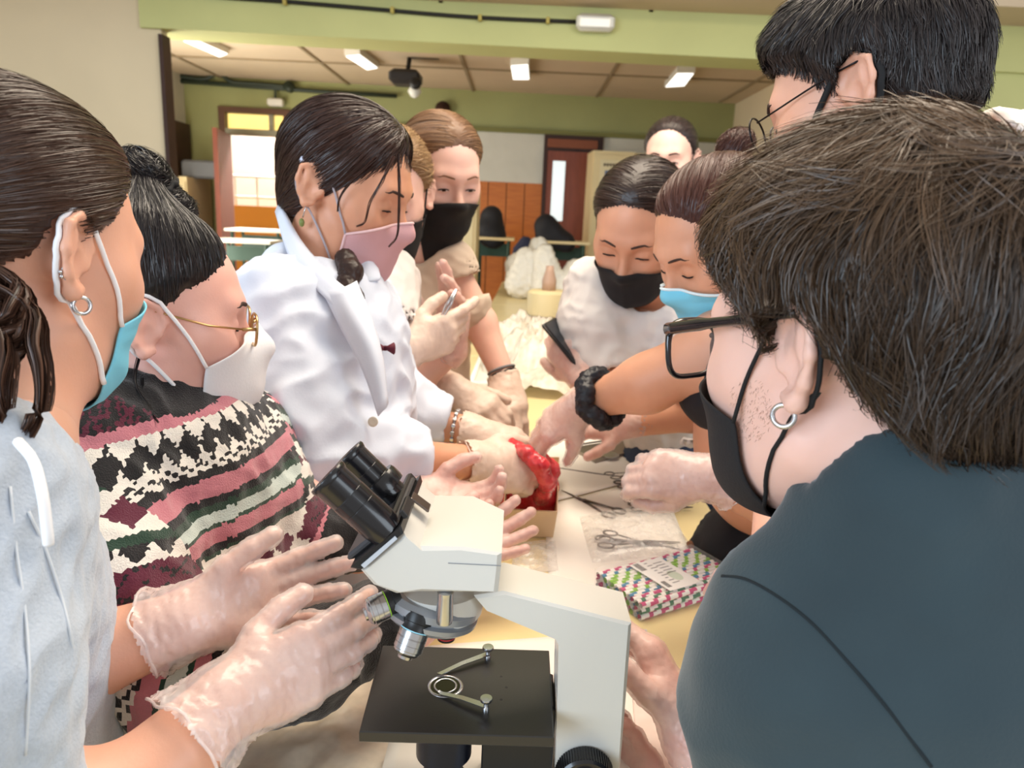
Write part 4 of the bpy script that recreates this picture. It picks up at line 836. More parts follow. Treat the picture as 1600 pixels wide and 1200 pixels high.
# near side white label strip
mb = MB(); mb.prism([ony(x,y,yn-.0035) for x,y in ((564,883),(617,838),(621,842),(569,888))], (0,.001,0)); mb.build('side_label', mat('label_silver', srgb(198,206,218), .35, .3), plate)
Rq = np.stack([nx, np.array([0,1.0,0]), outn], 1)
mid = (np.array(near[4])+np.array(near[3]))/2+np.array([0,.055,0])+outn*.003
MB().box(mid+nx*.0, (.052,.088,.006), Rq, .002).build('sliding_carrier', mat('carrier_grey', srgb(74,74,78), .4, .4), plate)
MB().box(mid+nx*.0335+outn*.001-np.array([0,.035,0]), (.004,.03,.008), Rq, .001).build('raised_rim', M_BLK, plate); MB().box(np.array(near[3])+np.array([0,.055,0])+outn*.004, (.006,.10,.009), Rq, .0015).build('raised_rim', M_BLK, plate)
MB().box(np.array(near[1])+np.array([0,.052,0])+[.006,0,.004], (.018,.014,.002), np.stack([unit((.8,0,-.6)),(0,1,0),unit((.6,0,.8))],1), .0005).build('stop_tab', M_DARKSTEEL, plate)
# eyepieces
def eyep(p0, p1, Y, label, collar=False, rr=.0155):
    a = ony(*p0, Y); b = ony(*p1, Y); ax = a-b; L = np.linalg.norm(ax); ax = ax/L
    e = sub(MB().lathe([(.0001,L-.006),(rr*.72,L-.006),(rr*.80,L-.001),(rr*1.06,L),(rr*1.10,L-.002),(rr*1.04,L-.005),(rr,L-.006),(rr*.995,L*.62),(rr*.985,L*.615),(rr*.985,L*.605),(rr,L*.60),(rr,L*.40),(rr*.985,L*.395),(rr*.985,L*.385),(rr,L*.38),(rr,L*.03),(rr*.9,-.008),(.0001,-.008)], b, ax, 40).build('eyepiece', M_BLKG, ms, smooth=True, angle=35))
    MB().lathe([(.0001,0),(rr*.62,0),(rr*.62,.0008),(.0001,.0014)], a-ax*.0055, ax, 24).build('eye_lens', mat('dark_lens', srgb(20,22,30), .05), e, smooth=True)
    if collar: MB().lathe([(rr,-.0),(rr*1.32,.0),(rr*1.36,.003),(rr*1.36,.010),(rr*1.30,.013),(rr,.013)], b+ax*.006, ax, 32, caps=False).build('diopter_collar', M_BLKG, e, smooth=True, angle=35)
    return e
E1 = eyep((510,744), (594,820), YN+.025, 'near', rr=.0148); E2 = eyep((543,709), (612,775), YN+.085, 'far', collar=True, rr=.0140)
# arm
ap = [(740,932),(786,925),(987,975),(981,1060),(968,1215),(868,1215),(873,1003),(868,994),(756,951)]
ya = YN+.035; near = [ony(x,y,ya) for x,y in ap]; far = [p+np.array([0,.052,0]) for p in near]; arm = sub(bevel_prism('arm', near, far, M_CASE, .003))
# under the casing: nosepiece mount and turret
nc = ony(690,930,YM); MB().lathe([(.0001,.010),(.034,.010),(.036,.0),(.034,-.012),(.024,-.018),(.0001,-.018)], nc, (0,0,1), 40).build('nosepiece_mount', M_CASE, ms, smooth=True, angle=40)
tax = unit((-.22,-.12,-1)); tc_ = ony(676,940,YM-.002); tur = sub(MB().lathe([(.0001,-.008),(.036,-.008),(.040,-.004),(.040,.0015),(.036,.003),(.036,.0045),(.040,.006),(.0395,.010),(.034,.0145),(.0001,.016)], tc_, tax, 48).build('turret', M_GREYM, ms, smooth=True, angle=35))
MB().lathe([(.0,0),(.0062,.0),(.0068,.004),(.0060,.022),(.0064,.026),(0,.028)], ony(694,972,YM-.042), unit((.02,0.0,1)), 20).build('turret_latch', M_CHR, tur, smooth=True, angle=40); MB().lathe([(0,-.0),(.0045,.001),(.0045,.004),(0,.006)], ony(696,936,YM-.042), (0,0,1), 12).build('latch_knob', M_CHR, tur, smooth=True)
def objective(p0, p1, Y0, Y1, r, band, lens='short', nm='objective'):
    a = ony(*p0, Y0); b = ony(*p1, Y1); ax = b-a; L = np.linalg.norm(ax); ax /= L
    e = sub(MB().lathe([(.0001,-.002),(r*1.05,-.002),(r*1.08,.0),(r*1.08,L*.14),(r*.98,L*.16),(r*.98,L*.30),(r*1.0,L*.31),(r*1.0,L*.36)], a, ax, 36, caps=False).build(nm, M_BLK, ms, smooth=True, angle=35))
    if lens != 'short':
        MB().lathe([(r*1.0,L*.36),(r*1.0,L*.78),(r*.93,L*.80),(r*.93,L*.84),(r*.78,L*.90),(r*.52,L*.94),(r*.48,L),(.0001,L*.99)], a, ax, 36, caps=False).build('barrel', M_CHR, e, smooth=True, angle=30)
        for q_ in (.50,.52,.66): MB().lathe([(r*1.003,L*q_),(r*1.003,L*(q_+.008))], a, ax, 36, caps=False).build('engraved_ring', M_DARKSTEEL, e)
        MB().lathe([(r*1.012,L*.325),(r*1.012,L*.35)], a, ax, 36, caps=False).build('colour_band', band, e)
    else:
        MB().lathe([(r*1.0,L*.36),(r*1.0,L*.80),(r*.9,L),(.0001,L*.98)], a, ax, 36, caps=False).build('barrel', M_BLK, e, smooth=True, angle=30); MB().lathe([(r*1.012,L*.74),(r*1.012,L*.82)], a, ax, 36, caps=False).build('colour_band', band, e)
    return e
objective((622,937), (569,960), YM-.018, YM-.030, .0112, mat('green_band', srgb(150,200,60), .4), 'long')
objective((657,960), (632,1028), YM-.030, YM-.042, .0118, mat('cyan_band', srgb(150,210,230), .4), 'long')
objective((698,975), (697,998), YM-.020, YM-.020, .0078, mat('red_band', srgb(170,40,50), .4), 'short')
# stage
M_STG = mat('stage_matt_black', srgb(44,42,40), .30, bump=.03, bscale=600)
q4 = [onz(x,y,SZ) for x,y in ((561,1143),(866,1152),(858,1016),(597,1008))]
stg = sub(bevel_prism('stage', [p for p in q4], [p-np.array([0,0,.0095]) for p in q4], M_STG, .0012))
hc = onz(696,1072,SZ); MB().lathe([(.0115,-.004),(.0125,.0004),(.0148,.0006),(.0152,.0)], hc, (0,0,1), 40, caps=False).build('aperture_ring', M_CHR, stg, smooth=True); MB().lathe([(.0001,.0003),(.0125,.0003)], hc, (0,0,1), 32, caps=False).build('condenser_lens', mat('lens_mirror', srgb(70,66,62), .06, .9), stg, smooth=True)
MB().lathe([(.0085,.0005),(.0095,.0012),(.0100,.0005)], hc, (0,0,1), 32, caps=False).build('lens_ring', M_CHR, stg, smooth=True)
for (px0, py0), (px1, py1) in (((762,1030),(688,1053)), ((759,1112),(690,1084))):
    b = onz(px0, py0, SZ); e_ = onz(px1, py1, SZ+.0015); top = b+[0,0,.0115]; cl = sub(MB().lathe([(.0001,0),(.0028,0),(.0028,.004),(.0020,.005),(.0020,.0095),(.0048,.0102),(.0052,.0115),(.0048,.0128),(.0001,.0130)], b, (0,0,1), 24).build('clip_post', M_CHR, stg, smooth=True, angle=40))
    w_ = unit(np.cross(e_-b, (0,0,1))); m1 = b+[0,0,.005]; m2 = b*.45+e_*.55+np.array([0,0,.0035]); mb = MB(); mb.rings([[m1-w_*.0030, m1+w_*.0030, m1+w_*.0030+[0,0,.0007], m1-w_*.0030+[0,0,.0007]], [m2-w_*.0024, m2+w_*.0024, m2+w_*.0024+[0,0,.0007], m2-w_*.0024+[0,0,.0007]], [e_-w_*.0020, e_+w_*.0020, e_+w_*.0020+[0,0,.0007], e_-w_*.0020+[0,0,.0007]], [e_+unit(e_-b)*.003-w_*.001+[0,0,.001], e_+unit(e_-b)*.003+w_*.001+[0,0,.001], e_+unit(e_-b)*.003+w_*.001+[0,0,.0017], e_+unit(e_-b)*.003-w_*.001+[0,0,.0017]]]); mb.build('spring_clip', M_CHR, cl, angle=40)
for x, y in ((783,1057),(791,1074),(783,1093)): MB().lathe([(.0001,.0002),(.0011,.0002),(.0013,.0)], onz(x,y,SZ), (0,0,1), 10).build('screw_hole', mat('hole_black', (.003,.003,.003), .6), stg)
# below the stage: condenser, rack block, base, knobs
cc_ = hc-np.array([0,0,.0095]); MB().lathe([(.0001,0),(.020,0),(.022,-.004),(.026,-.008),(.026,-.020),(.024,-.022),(.024,-.055),(.0001,-.055)], cc_, (0,0,1), 36).build('condenser', mat('condenser_blueblack', srgb(24,28,42), .25, .3), ms, smooth=True, angle=35)
a = ony(753,1172,YM); b = ony(862,1172,YM); MB().box(((a[0]+b[0])/2, YM+.01, SZ-.0095-.05), (b[0]-a[0], .05, .10), bev=.002).build('rack_block', M_BLK, ms)
ax0 = float(ony(868,1100,YM)[0]); ax1 = float(ony(975,1100,YM)[0]); pil = [(ax0,YM-.026,TZ+.03),(ax1,YM-.026,TZ+.03),(ax1,YM+.030,TZ+.03),(ax0,YM+.030,TZ+.03)]
MB().box(((ax0+ax1)/2-.002, ya+.026, (TZ+SZ)/2-.012), (ax1-ax0-.008, .046, SZ-TZ), bev=.003).build('pillar', M_CASE, ms)
fb = MB(); fb.box((o[0]+.005, YM+.004, TZ+.018), (.20,.135,.034), bev=.01); fb.build('base_foot', M_CASE, ms, angle=40)
MB().lathe([(.0001,.02),(.018,.02),(.022,.012),(.024,.0),(.0001,.0)], (hc[0], hc[1], TZ+.035), (0,0,1), 32).build('lamp_collector', M_BLK, ms, smooth=True, angle=35)
for sy in (-1, 1):
    kc = ony(912,1203,ya) if sy < 0 else ony(912,1203,ya)+np.array([0,.052,0]); n_ = 90; pr = []
    for h, r in ((0,.021),(.001,.0235),(.016,.0235),(.018,.0215)): pr.append((r, h))
    kb = sub(MB().lathe([(.0001,0)]+pr+[(.017,.0185),(.015,.0165),(.0001,.0165)], kc, (0,sy,0), 48).build('coarse_knob', M_BLKG, ms, smooth=True, angle=30))
    rg = MB()
    for q_ in range(60): a = q_/60*2*math.pi; d_ = np.array([math.cos(a),0,math.sin(a)]); rg.box(kc+np.array([0,sy*.0085,0])+d_*.0237, (.0011,.014,.0011), np.stack([np.array([-math.sin(a),0,math.cos(a)]),(0,1,0),d_],1))
    rg.build('knurling', M_BLK, kb); MB().lathe([(.0001,.017),(.0135,.017),(.0140,.019),(.0135,.030),(.0001,.031)], kc, (0,sy,0), 36).build('fine_knob', M_BLKG, kb, smooth=True, angle=35)
# ------------------------------------------------------------------ the people, one by one
def ear_head(px_, py_, d, side, fwd, roll=0.0, s=1.0):
    H = frame_head((0,0,0), fwd, roll, s); H['c'] = W(px_, py_, d)-s*(H['R'] @ np.array([side*.083,-.012,.002])); return H
def mid_head(px_, py_, d, fwd, roll=0.0, s=1.0): return frame_head(W(px_, py_, d), fwd, roll, s)
DK = np.array([0,0,-1.0])
M_BLACKTR = mat('black_trousers', srgb(24,24,28), .85, bump=.1)
M_DENIM = mat('denim_trousers', srgb(52,66,92), .85, bump=.1)
M_SHOE = mat('dark_shoe', srgb(40,38,40), .6)
M_SURG = mat('blue_surgical_mask', srgb(120,200,226), .72, bump=.08, bscale=300)
M_SURGW = mat('mask_white_edge', srgb(222,236,240), .75)
def hoop(P, H, hs, side, m, r=.0085, t=.0014, z=-.031, y=-.010, tilt=0.0, name='hoop_earring'):
    c = np.array([side*.0885, y, z]); mb = MB(); ax1 = unit((side*.35,1,0)); ax2 = np.array([0,0,1.0])
    pts = [l2w(H, c+ax1*r*math.cos(a)+ax2*(r*math.sin(a)-r*.45)) for a in np.linspace(0, 2*math.pi, 25)]
    mb.tube(pts, t*H['s'], 8, caps=False); return mb.build(name, m, P, smooth=True)
def bun(P, H, m, c, r, tip=None, seed=3, n=1500, squash=.8, sm=None):
    S = Shape(); S.ell(c, (r, r, r*squash), k=.01); S.cone(np.array(c)+np.array([0,.6*r,-.5*r]), np.array(c)+np.array([0,r*1.3,-1.2*r]), r*.55, r*.7, k=.02)
    V, Q = S.mesh(.004); N = vnormals(V, Q); V = V+N*(ridge(V, 420, seed)*.0016)[:,None]
    rr = np.random.default_rng(seed); a = rr.integers(0, len(V), n); cc = np.array(c)
    sv, sq, st = strands(S, H, V[a], lambda p: np.cross(p-cc, np.array([.35,.5,.8]))/r, r*2.4, 6, .0006, .005, .0011, seed, P, 'bun', m, jit=.35)
    Vj, Qj = join_np([(l2w(H, V), Q), (sv, sq)])
    o = mesh_np('hair_bun', Vj, Qj, m, P, attrs={'tone': ('FLOAT', 'POINT', np.concatenate([np.full(len(V), .15), st]))})
    if sm:
        mb = MB(); c2 = np.array(c)+np.array([0, r*.75, -.72*r]); ax = unit((0,.75,-.7)); x = np.array([1.0,0,0]); y = np.cross(ax, x)
        pts = [l2w(H, c2+(x*math.cos(q)+y*math.sin(q))*r*.74+ax*.002*math.sin(9*q)) for q in np.linspace(0, 2*math.pi, 37)]
        mb.tube(pts, [.0045*H['s']*(1+.3*math.sin(11*q)) for q in np.linspace(0, 2*math.pi, 37)], 7, caps=False); mb.build('hair_tie', sm, P, smooth=True)
    return o
def locks(P, pts_list, m, r=.004, n=26, seed=1, name='loose_lock', spread=None):
    """bundles of strands along world space guide curves"""
    rr = np.random.default_rng(seed); Vs = []; tn = []; off = 0; Fs = []
    for pts in pts_list:
        c = np.array(catmull(pts, 6)); k = len(c); T = np.gradient(c, axis=0); T /= np.linalg.norm(T, axis=1, keepdims=True)+1e-12
        A = np.cross(T, (0.2,.3,.9)); A /= np.linalg.norm(A, axis=1, keepdims=True); B = np.cross(T, A)
        for i in range(n):
            a = rr.uniform(0, 6.28); q = (rr.uniform(0,1)**.5)*r; t = np.linspace(0,1,k)
            rad = q*(1-.55*t)*(1+.35*np.sin(t*7+a)); ph = a+t*1.2
            p = c+A*(rad*np.cos(ph))[:,None]+B*(rad*np.sin(ph))[:,None]; wd = (.0005*(1-.6*t))[:,None]
            sd = A*math.cos(a*2)+B*math.sin(a*2); V = np.stack([p-sd*wd, p+sd*wd], 1).reshape(-1,3)
            b = off+np.arange(k-1)*2; Fs.append(np.stack([b, b+1, b+3, b+2], 1)); Vs.append(V); off += 2*k; tn.append(np.full(2*k, rr.uniform(0,1)))
    return mesh_np(name, np.concatenate(Vs), np.concatenate(Fs), m, P, attrs={'tone': ('FLOAT','POINT', np.concatenate(tn))})

# ============ 1: grey hoodie, left foreground
H = ear_head(122, 402, .50, 1, (.30,.90,-.20), roll=.0, s=.92); base = W(-90, 900, .52)
P1 = person_thing('person in a pale grey hoodie, blue surgical mask and clear gloves, left foreground', (base[0], base[1], 0))
nb = W(-20, 700, .50); hs = head_shape(w2l(H, nb), ears=(1,))
A = Shape(); A.cone(nb, W(-60,800,.5), .055, .07, k=.03)
wl = W(285,972,.62); el = W(80,1050,.60); A.chain([W(-40,900,.62), el, wl], [.045,.040,.026], k=.02)
wr_ = W(345,1105,.56); er = W(160,1290,.50); A.chain([W(-60,1250,.46), er, wr_], [.045,.041,.027], k=.02)
specL = dict(wrist=wl, target=W(520,902,.685), back=(.1,.9,-.30), side=1, scale=.80, curls=dict(i=(.18,.22,.15), m=(.26,.28,.2), r=(.34,.34,.2), p=(.42,.4,.25)), spread=.11, thumb=((.58,.74,-.38),(.40,.88,-.26),(.30,.93,-.16)))
specR = dict(wrist=wr_, target=W(556,1003,.61), back=(-.10,-.92,.22), side=-1, scale=.84, curls=dict(i=(.20,.30,.22), m=(.28,.34,.26), r=(.34,.38,.28), p=(.40,.42,.3)), spread=.06, thumb=((.62,.72,-.34),(.36,.90,-.24),(.16,.96,-.18)))
hand(A, **specL); hand(A, **specR)
body(P1, H, hs, A, SKIN['warm'], .0028, .0034)
glove(P1, specL, el, M_GLOVE, cuff=.026, flare=.006, res=.0026, seed=2, wr=.0011, wristr=.038, ws=55)
glove(P1, specR, er, M_GLOVE, cuff=.030, flare=.010, res=.0026, seed=5, wr=.0012, wristr=.038, ws=50)
hm = hair_mat('hair_chestnut', srgb(38,24,20), srgb(96,68,54), .33)
hl1 = hair_g([.14,.105,.085,.06,.035,.014,.0,-.02,-.035,-.06], [.085,.078,.068,.048,.028,.004,-.03,-.062,-.085,-.2])
make_hair(P1, H, hm, hl=hl1, th=.012, n=7500, flow=to_point((0,-.16,-.01)), length=.085, steps=7, lift=.0022, width=.0009, seed=11, jit=.05, res=.003)
locks(P1, [[l2w(H,(.02,-.10,.0)), W(20,450,.47), W(38,520,.46), W(8,575,.455), W(-30,560,.46)], [l2w(H,(.02,-.10,-.01)), W(34,480,.465), W(60,560,.455), W(62,640,.45), W(30,700,.45)], [l2w(H,(.02,-.10,-.0)), W(-10,520,.45), W(5,620,.44), W(-20,700,.44)], [l2w(H,(.02,-.10,.0)), W(12,440,.47), W(20,500,.455), W(-12,530,.45), W(-40,500,.45)]], hm, r=.009, n=170, seed=4, name='ponytail')
mk, cor, _ = mask_wrap(P1, H, hs, M_SURG, top=.38, side=(-.66,-.02), bot=-1.10, phimax=1.12, pleat=.0012, off=.004, name='surgical_mask', taut=24)
straps(H, hs, mk, cor, M_STRAPW, sides=(1,), r=.0020)
hoop(P1, H, hs, 1, M_STEEL, r=.0062, t=.0016)
st = MB()
for k in range(7): st.lathe([(.0001,0),(.0016,.0004),(.0016,.0012),(.0001,.0018)], l2w(H,(.0885+.0015,-.028+.0035*math.cos(k),-.012+.0035*math.sin(k))), H['R'][:,0], 8)
st.build('stud_earring', M_STEEL, P1, smooth=True)
brows(P1, H, hs, M_BROW, sides=(1,)); eyes(P1, H, hs, (1,), 0)
M_HOOD = mat('grey_melange_jersey', srgb(178,188,202), .92, var=.05, vscale=420, bump=.25, bscale=500, sheen=.3)
S = Shape(); S.ell(W(-185,980,.55), (.160,.13,.24), k=.08); S.cone(W(-190,760,.50), W(-80,800,.47), .085, .068, k=.06)
S.chain([W(-90,820,.47), W(-50,960,.50), W(10,1045,.575)], [.066,.054,.044], k=.05)
S.chain([W(-115,850,.45), W(-90,1060,.43), W(-10,1290,.45)], [.070,.062,.052], k=.04)
S.cone(W(-90,700,.47), W(-20,715,.46), .035, .028, k=.03); S.cone(W(-60,670,.52), W(5,745,.46), .022, .024, k=.02)
S.cone(W(-100,1300,.6), W(-130,1600,.62), .15, .15, k=.05)
hd = cloth(P1, S, M_HOOD, .0052, 'hoodie', amp=.0045, s=22, seed=3, smooth_it=2)
tubes('drawstring', catmull([W(28,690,.415), W(52,720,.405), W(66,770,.40), W(74,830,.40), W(76,850,.402)], 5), .0030, M_STRAPW, hd)
M_SEAMG = mat('seam_thread', srgb(206,212,220), .85); garment_seam(hd, [(45,800),(72,860),(95,930),(110,990),(118,1050)], .0010, M_SEAMG, off=.0010); garment_seam(hd, [(16,760),(26,860),(40,960),(46,1060),(40,1180)], .0009, M_SEAMG, off=.0010)
legs(P1, (base[0]-.05, base[1]+.0, .88), (base[0]-.05, base[1]+.02, 0), M_BLACKTR, M_SHOE)

# ============ 2: patterned sweater, white cup mask
H = ear_head(232, 515, .73, 1, (.82,.42,-.08), roll=-.02, s=.92); base = W(240, 900, .95)
P2 = person_thing('person in a fair isle sweater with hair bun, thin gold glasses and white cup mask', (base[0], base[1], 0))
nb = W(225,655,.80); hs = head_shape(w2l(H, nb), ears=(1,))
A = Shape(); A.cone(nb, W(240,720,.82), .055, .07, k=.03)
wA = W(655,775,1.05); A.chain([W(420,770,.93), W(560,845,.95), wA], [.045,.037,.026])
wB = W(676,872,.95); A.chain([W(170,930,.74), W(470,1030,.70), W(640,960,.78), wB], [.045,.040,.033,.027])
sA = dict(wrist=wA, target=W(765,790,1.05), back=(0,.5,-.85), side=1, scale=.80, curls=dict(i=(.5,.6,.4), m=(.55,.6,.4), r=(.45,.6,.4), p=(.4,.5,.4)), spread=.1, thumb=((.60,.55,-.55),(.55,.75,-.30),(.35,.90,-.15)))
sB = dict(wrist=wB, target=W(800,835,1.0), back=(.15,.62,-.72), side=1, scale=.80, curls=dict(i=(.25,.2,.1), m=(.2,.2,.15), r=(.15,.2,.15), p=(.1,.2,.15)), spread=.17)
hand(A, **sA); hand(A, **sB)
body(P2, H, hs, A, SKIN['pink'], .003, .0045)
glove(P2, sA, W(560,845,.95), M_GLOVEP, cuff=.04, seed=3); glove(P2, sB, W(640,960,.78), M_GLOVEP, cuff=.04, seed=4)
hm = hair_mat('hair_black', srgb(14,12,14), srgb(58,52,54), .28)
hl2 = hair_g([.14,.115,.10,.08,.06,.045,.02,.0,-.02,-.04,-.06], [.090,.088,.084,.072,.050,.024,.004,-.012,-.05,-.075,-.2])
bc = w2l(H, W(214,268,.80))
make_hair(P2, H, hm, hl=hl2, th=.009, n=7000, flow=to_point(bc), length=.075, steps=6, lift=.003, width=.0010, seed=12, jit=.06, res=.003, fade=.045, extra=[((0,-.03,.09), bc*.88, .060, .030, .03)])
bun(P2, H, hm, bc, .034, sm=M_STRAPB, seed=7)
locks(P2, [[l2w(H,(.07,-.02,-.03)), W(212,600,.73), W(238,640,.72)], [W(222,590,.735), W(226,630,.73), W(248,660,.72)]], hm, r=.002, n=14, seed=6)
mk, cor, _ = mask_wrap(P2, H, hs, mat('white_cup_mask', srgb(232,232,236), .8, bump=.08, bscale=300), top=.45, side=(-.72,.04), bot=-1.15, phimax=1.12, off=.006, beak=.022, peak=.004, taut=40, name='cup_mask')
straps(H, hs, mk, cor, M_STRAPW, sides=(1,), r=.0022)
tx = MB()
for k in range(4):
    for j in range(5):
        p = proj_front(hs, [(.040,0,-.050-.006*k)], .02)[0]
g = sub(MB().tube([l2w(H,(.079,-.006,.022)), l2w(H,(.072,.05,.008)), l2w(H,(.062,.088,.004))], .0011, 6).build('spectacles', M_GOLD, P2, smooth=True))
for sx in (1,-1):
    cc = np.array([sx*.033,.105,.0]); ring = [l2w(H, cc+np.array([.023*math.copysign(abs(math.cos(a))**.7, math.cos(a)), -.004*abs(math.cos(a))*0, .019*math.copysign(abs(math.sin(a))**.7, math.sin(a))])) for a in np.linspace(0, 2*math.pi, 29)]
    tubes('spectacle_rim', ring, .0016, M_GOLD, g, 7, caps=False)
tubes('nose_bridge', catmull([l2w(H,(.011,.107,.005)), l2w(H,(0,.112,.009)), l2w(H,(-.011,.107,.005))], 4), .0014, M_GOLD, g)
tubes('spectacle_hinge', [l2w(H,(.062,.088,.004)), l2w(H,(.056,.104,.004))], .0020, M_GOLD, g)
brows(P2, H, hs, M_BROW, sides=(1,-1)); eyes(P2, H, hs, (1,-1), 0)
# sweater: geometry with a knitted pattern in stitches (garment colours only)
KN = dict(K=srgb(22,20,24), M=srgb(92,26,50), P=srgb(196,122,134), I=srgb(232,226,218), G=srgb(34,62,48), L=srgb(196,208,202))
BAND = [('yoke',5),('P',3),('zigI',6),('zigK',4),('dashI',3),('K',2),('P',3),('P',2),('K',2),('G',2),('L',3),('G',1),('P',4),('K',2),('G',1),('I',2),('dia',9),('I',2),('G',3),('zigK2',6),('cross',12),('P',2),('K',3),('zigI',5),('dashI',3),('P',4),('G',1),('L',3),('G',1),('P',3),('K',2),('I',2),('dia',9),('I',1),('G',2),('K',2),('cross',10),('K',2),('L',2),('G',1),('P',3),('K',3),('small',5),('K',2),('P',3),('K',2)]
ROWS = [(n, i, h) for n, h in BAND for i in range(h)]
KNIT_BLACK = 0
def knit(u, v, cut=None):
    out = np.zeros((len(u), 4)); out[:,3] = 1; st = .0038; r = np.floor(v/st).astype(int); c = np.floor(u/(st*1.05)).astype(int); r = np.clip(r, 0, None) % len(ROWS)
    rs = np.random.default_rng(5); hsh = ((c*73856093) ^ (r*19349663)) % 97
    for k, (n, i, h) in enumerate(ROWS):
        m = r == k
        if not m.any(): continue
        cc = c[m]
        if n in KN: col = np.tile(KN[n], (len(cc),1))
        elif n == 'yoke': col = np.where((hsh[m] % 5 < 2)[:,None], KN['M'], KN['K'])
        elif n == 'zigI': q = np.abs((cc % 8)-4); col = np.where((q > i*.8)[:,None], KN['I'], KN['K'])
        elif n == 'zigK': q = np.abs((cc % 6)-3); col = np.where((q > i*.8)[:,None], KN['K'], KN['I'])
        elif n == 'zigK2': q = np.abs((cc % 6)-3); col = np.where((q > i*.6)[:,None], KN['K'], KN['I'])
        elif n == 'dashI': col = np.where((((cc+i*2) % 5) < 3)[:,None], KN['I'], KN['K'])
        elif n == 'dia': q = np.abs((cc % 10)-5)+np.abs(i-4); col = np.where((q < 4.5)[:,None], KN['M'], KN['I'])
        elif n == 'cross': col = np.where(((np.abs((cc % 12)-6)-np.abs(i-5)) % 6 == 0)[:,None], KN['K'], KN['M'])
        elif n == 'small': q = np.abs((cc % 6)-3)+np.abs(i-2); col = np.where((q < 2.5)[:,None], KN['P'], KN['K'])
        out[m,:3] = col
    return out
def seg_uv(Pt, lines):
    """along-line length and around-line arc, blended over the pieces of the nearest centre line"""
    best = np.full(len(Pt), 1e9); U_ = np.zeros(len(Pt)); V_ = np.zeros(len(Pt)); wch = np.zeros(len(Pt), int)
    for li, (pts, rs, v0, ref) in enumerate(lines):
        L = v0; ws = 0; vv = 0; uu = 0; md = np.full(len(Pt), 1e9)
        for i in range(len(pts)-1):
            a, b = np.array(pts[i]), np.array(pts[i+1]); ba = b-a; n = np.linalg.norm(ba); t = (Pt-a)@ba/n**2
            tc = np.clip(t, 0, 1); d = Pt-a-t[:,None]*ba; dd = np.linalg.norm(Pt-a-tc[:,None]*ba, axis=1)-(rs[i]+(rs[i+1]-rs[i])*tc)
            w_ = np.exp(-np.clip(dd, -.1, 1)/.014); x = unit(np.cross(ba, ref)); y = unit(np.cross(ba, x)); ang = np.arctan2(d@y, d@x)
            ws = ws+w_; vv = vv+w_*(L+t*n); uu = uu+w_*ang*max(rs)*.9; md = np.minimum(md, dd); L += n
        m = md < best; best[m] = md[m]; V_[m] = (vv/ws)[m]; U_[m] = (uu/ws)[m]; wch[m] = li
    return U_, V_, wch
M_KNIT = mat('knitted_wool', (.5,.5,.5), .95, attr='Col', bump=.5, bscale=700, sheen=.35)
tor = [W(205,640,.80), W(260,930,.86), W(240,1250,.88)]; trs = [.15,.165,.165]
uB = [W(130,700,.74), W(165,900,.70), W(190,985,.69), W(300,1060,.68), W(470,1030,.70), W(585,975,.745)]; rB = [.070,.074,.070,.060,.048,.043]
uA = [W(370,690,.93), W(400,780,.90), W(440,850,.91), W(555,842,.935)]; rA = [.068,.062,.054,.040]
S = Shape(); S.ell(W(235,790,.84), (.150,.135,.17), k=.06); S.ell(W(260,980,.86), (.150,.135,.20), k=.06); S.cone(W(150,690,.76), W(330,690,.90), .066, .066, k=.06)
S.chain(uB, rB, k=.035); S.chain(uA, rA, k=.035); S.cone(W(205,640,.79), W(215,690,.80), .054, .075, k=.03); S.cone(W(250,1150,.88), W(240,1300,.9), .15, .15, k=.05)
S.cone(W(205,618,.79), W(208,650,.795), .050, .052, k=.01, op='-')
def knitcol(V, Q):
    c = V[Q].mean(1); U_, V_, wch = seg_uv(c, [(tor, trs, .030, (1,0,0)), (uB, rB, .09, (.3,0,1)), (uA, rA, .12, (.3,0,1))])
    col = knit(U_, V_); n = V_*0
    cuffB = (wch == 1) & (V_ > .09+sum(np.linalg.norm(np.array(uB[i+1])-uB[i]) for i in range(5))-.115); cuffA = (wch == 2) & (V_ > .12+sum(np.linalg.norm(np.array(uA[i+1])-uA[i]) for i in range(3))-.055)
    collar = np.linalg.norm(c-W(212,630,.80), axis=1) < .095
    col[cuffA | cuffB | collar, :3] = KN['K']; return {'Col': ('FLOAT_COLOR', 'FACE', col)}
cloth(P2, S, M_KNIT, .0039, 'sweater', amp=.0050, s=17, seed=8, smooth_it=1, col=knitcol)
legs(P2, (base[0]-.03, base[1], .90), (base[0]-.03, base[1], 0), M_BLACKTR, M_SHOE, yaw=-1.3)

# ============ 3: teacher in the lab coat
H = ear_head(489, 290, 1.045, 1, (.90,-.24,-.30), roll=.0, s=1.0); base = W(480, 760, 1.15)
P3 = person_thing('person in a white lab coat with dark tied hair and pink cloth mask', (base[0], base[1], 0))
nb = W(497,455,1.12); hs = head_shape(w2l(H, nb), ears=(1,))
A = Shape(); A.cone(nb, W(500,520,1.13), .055, .08, k=.03)
w3r = W(738,722,1.16); e3r = W(500,705,1.03); A.chain([e3r, W(640,722,1.10), w3r], [.042,.034,.027])
w3l = W(730,672,1.32); e3l = W(600,650,1.33); A.chain([e3l, w3l], [.036,.026])
s3r = dict(wrist=w3r, target=W(850,738,1.20), back=(-.12,-.80,.55), side=-1, scale=1.0, curls=dict(i=(.5,.8,.5), m=(.55,.85,.5), r=(.6,.9,.5), p=(.6,.9,.5)), spread=.02, thumb=((.65,.70,-.35),(.30,.92,-.25),(.05,.98,-.3)))
s3l = dict(wrist=w3l, target=W(820,702,1.30), back=(.15,-.45,.85), side=-1, scale=.98, curls=dict(i=(.35,.6,.4), m=(.45,.6,.4), r=(.5,.6,.4), p=(.5,.6,.4)), spread=.03, thumb=((.65,.70,-.35),(.40,.86,-.40),(.2,.92,-.4)))
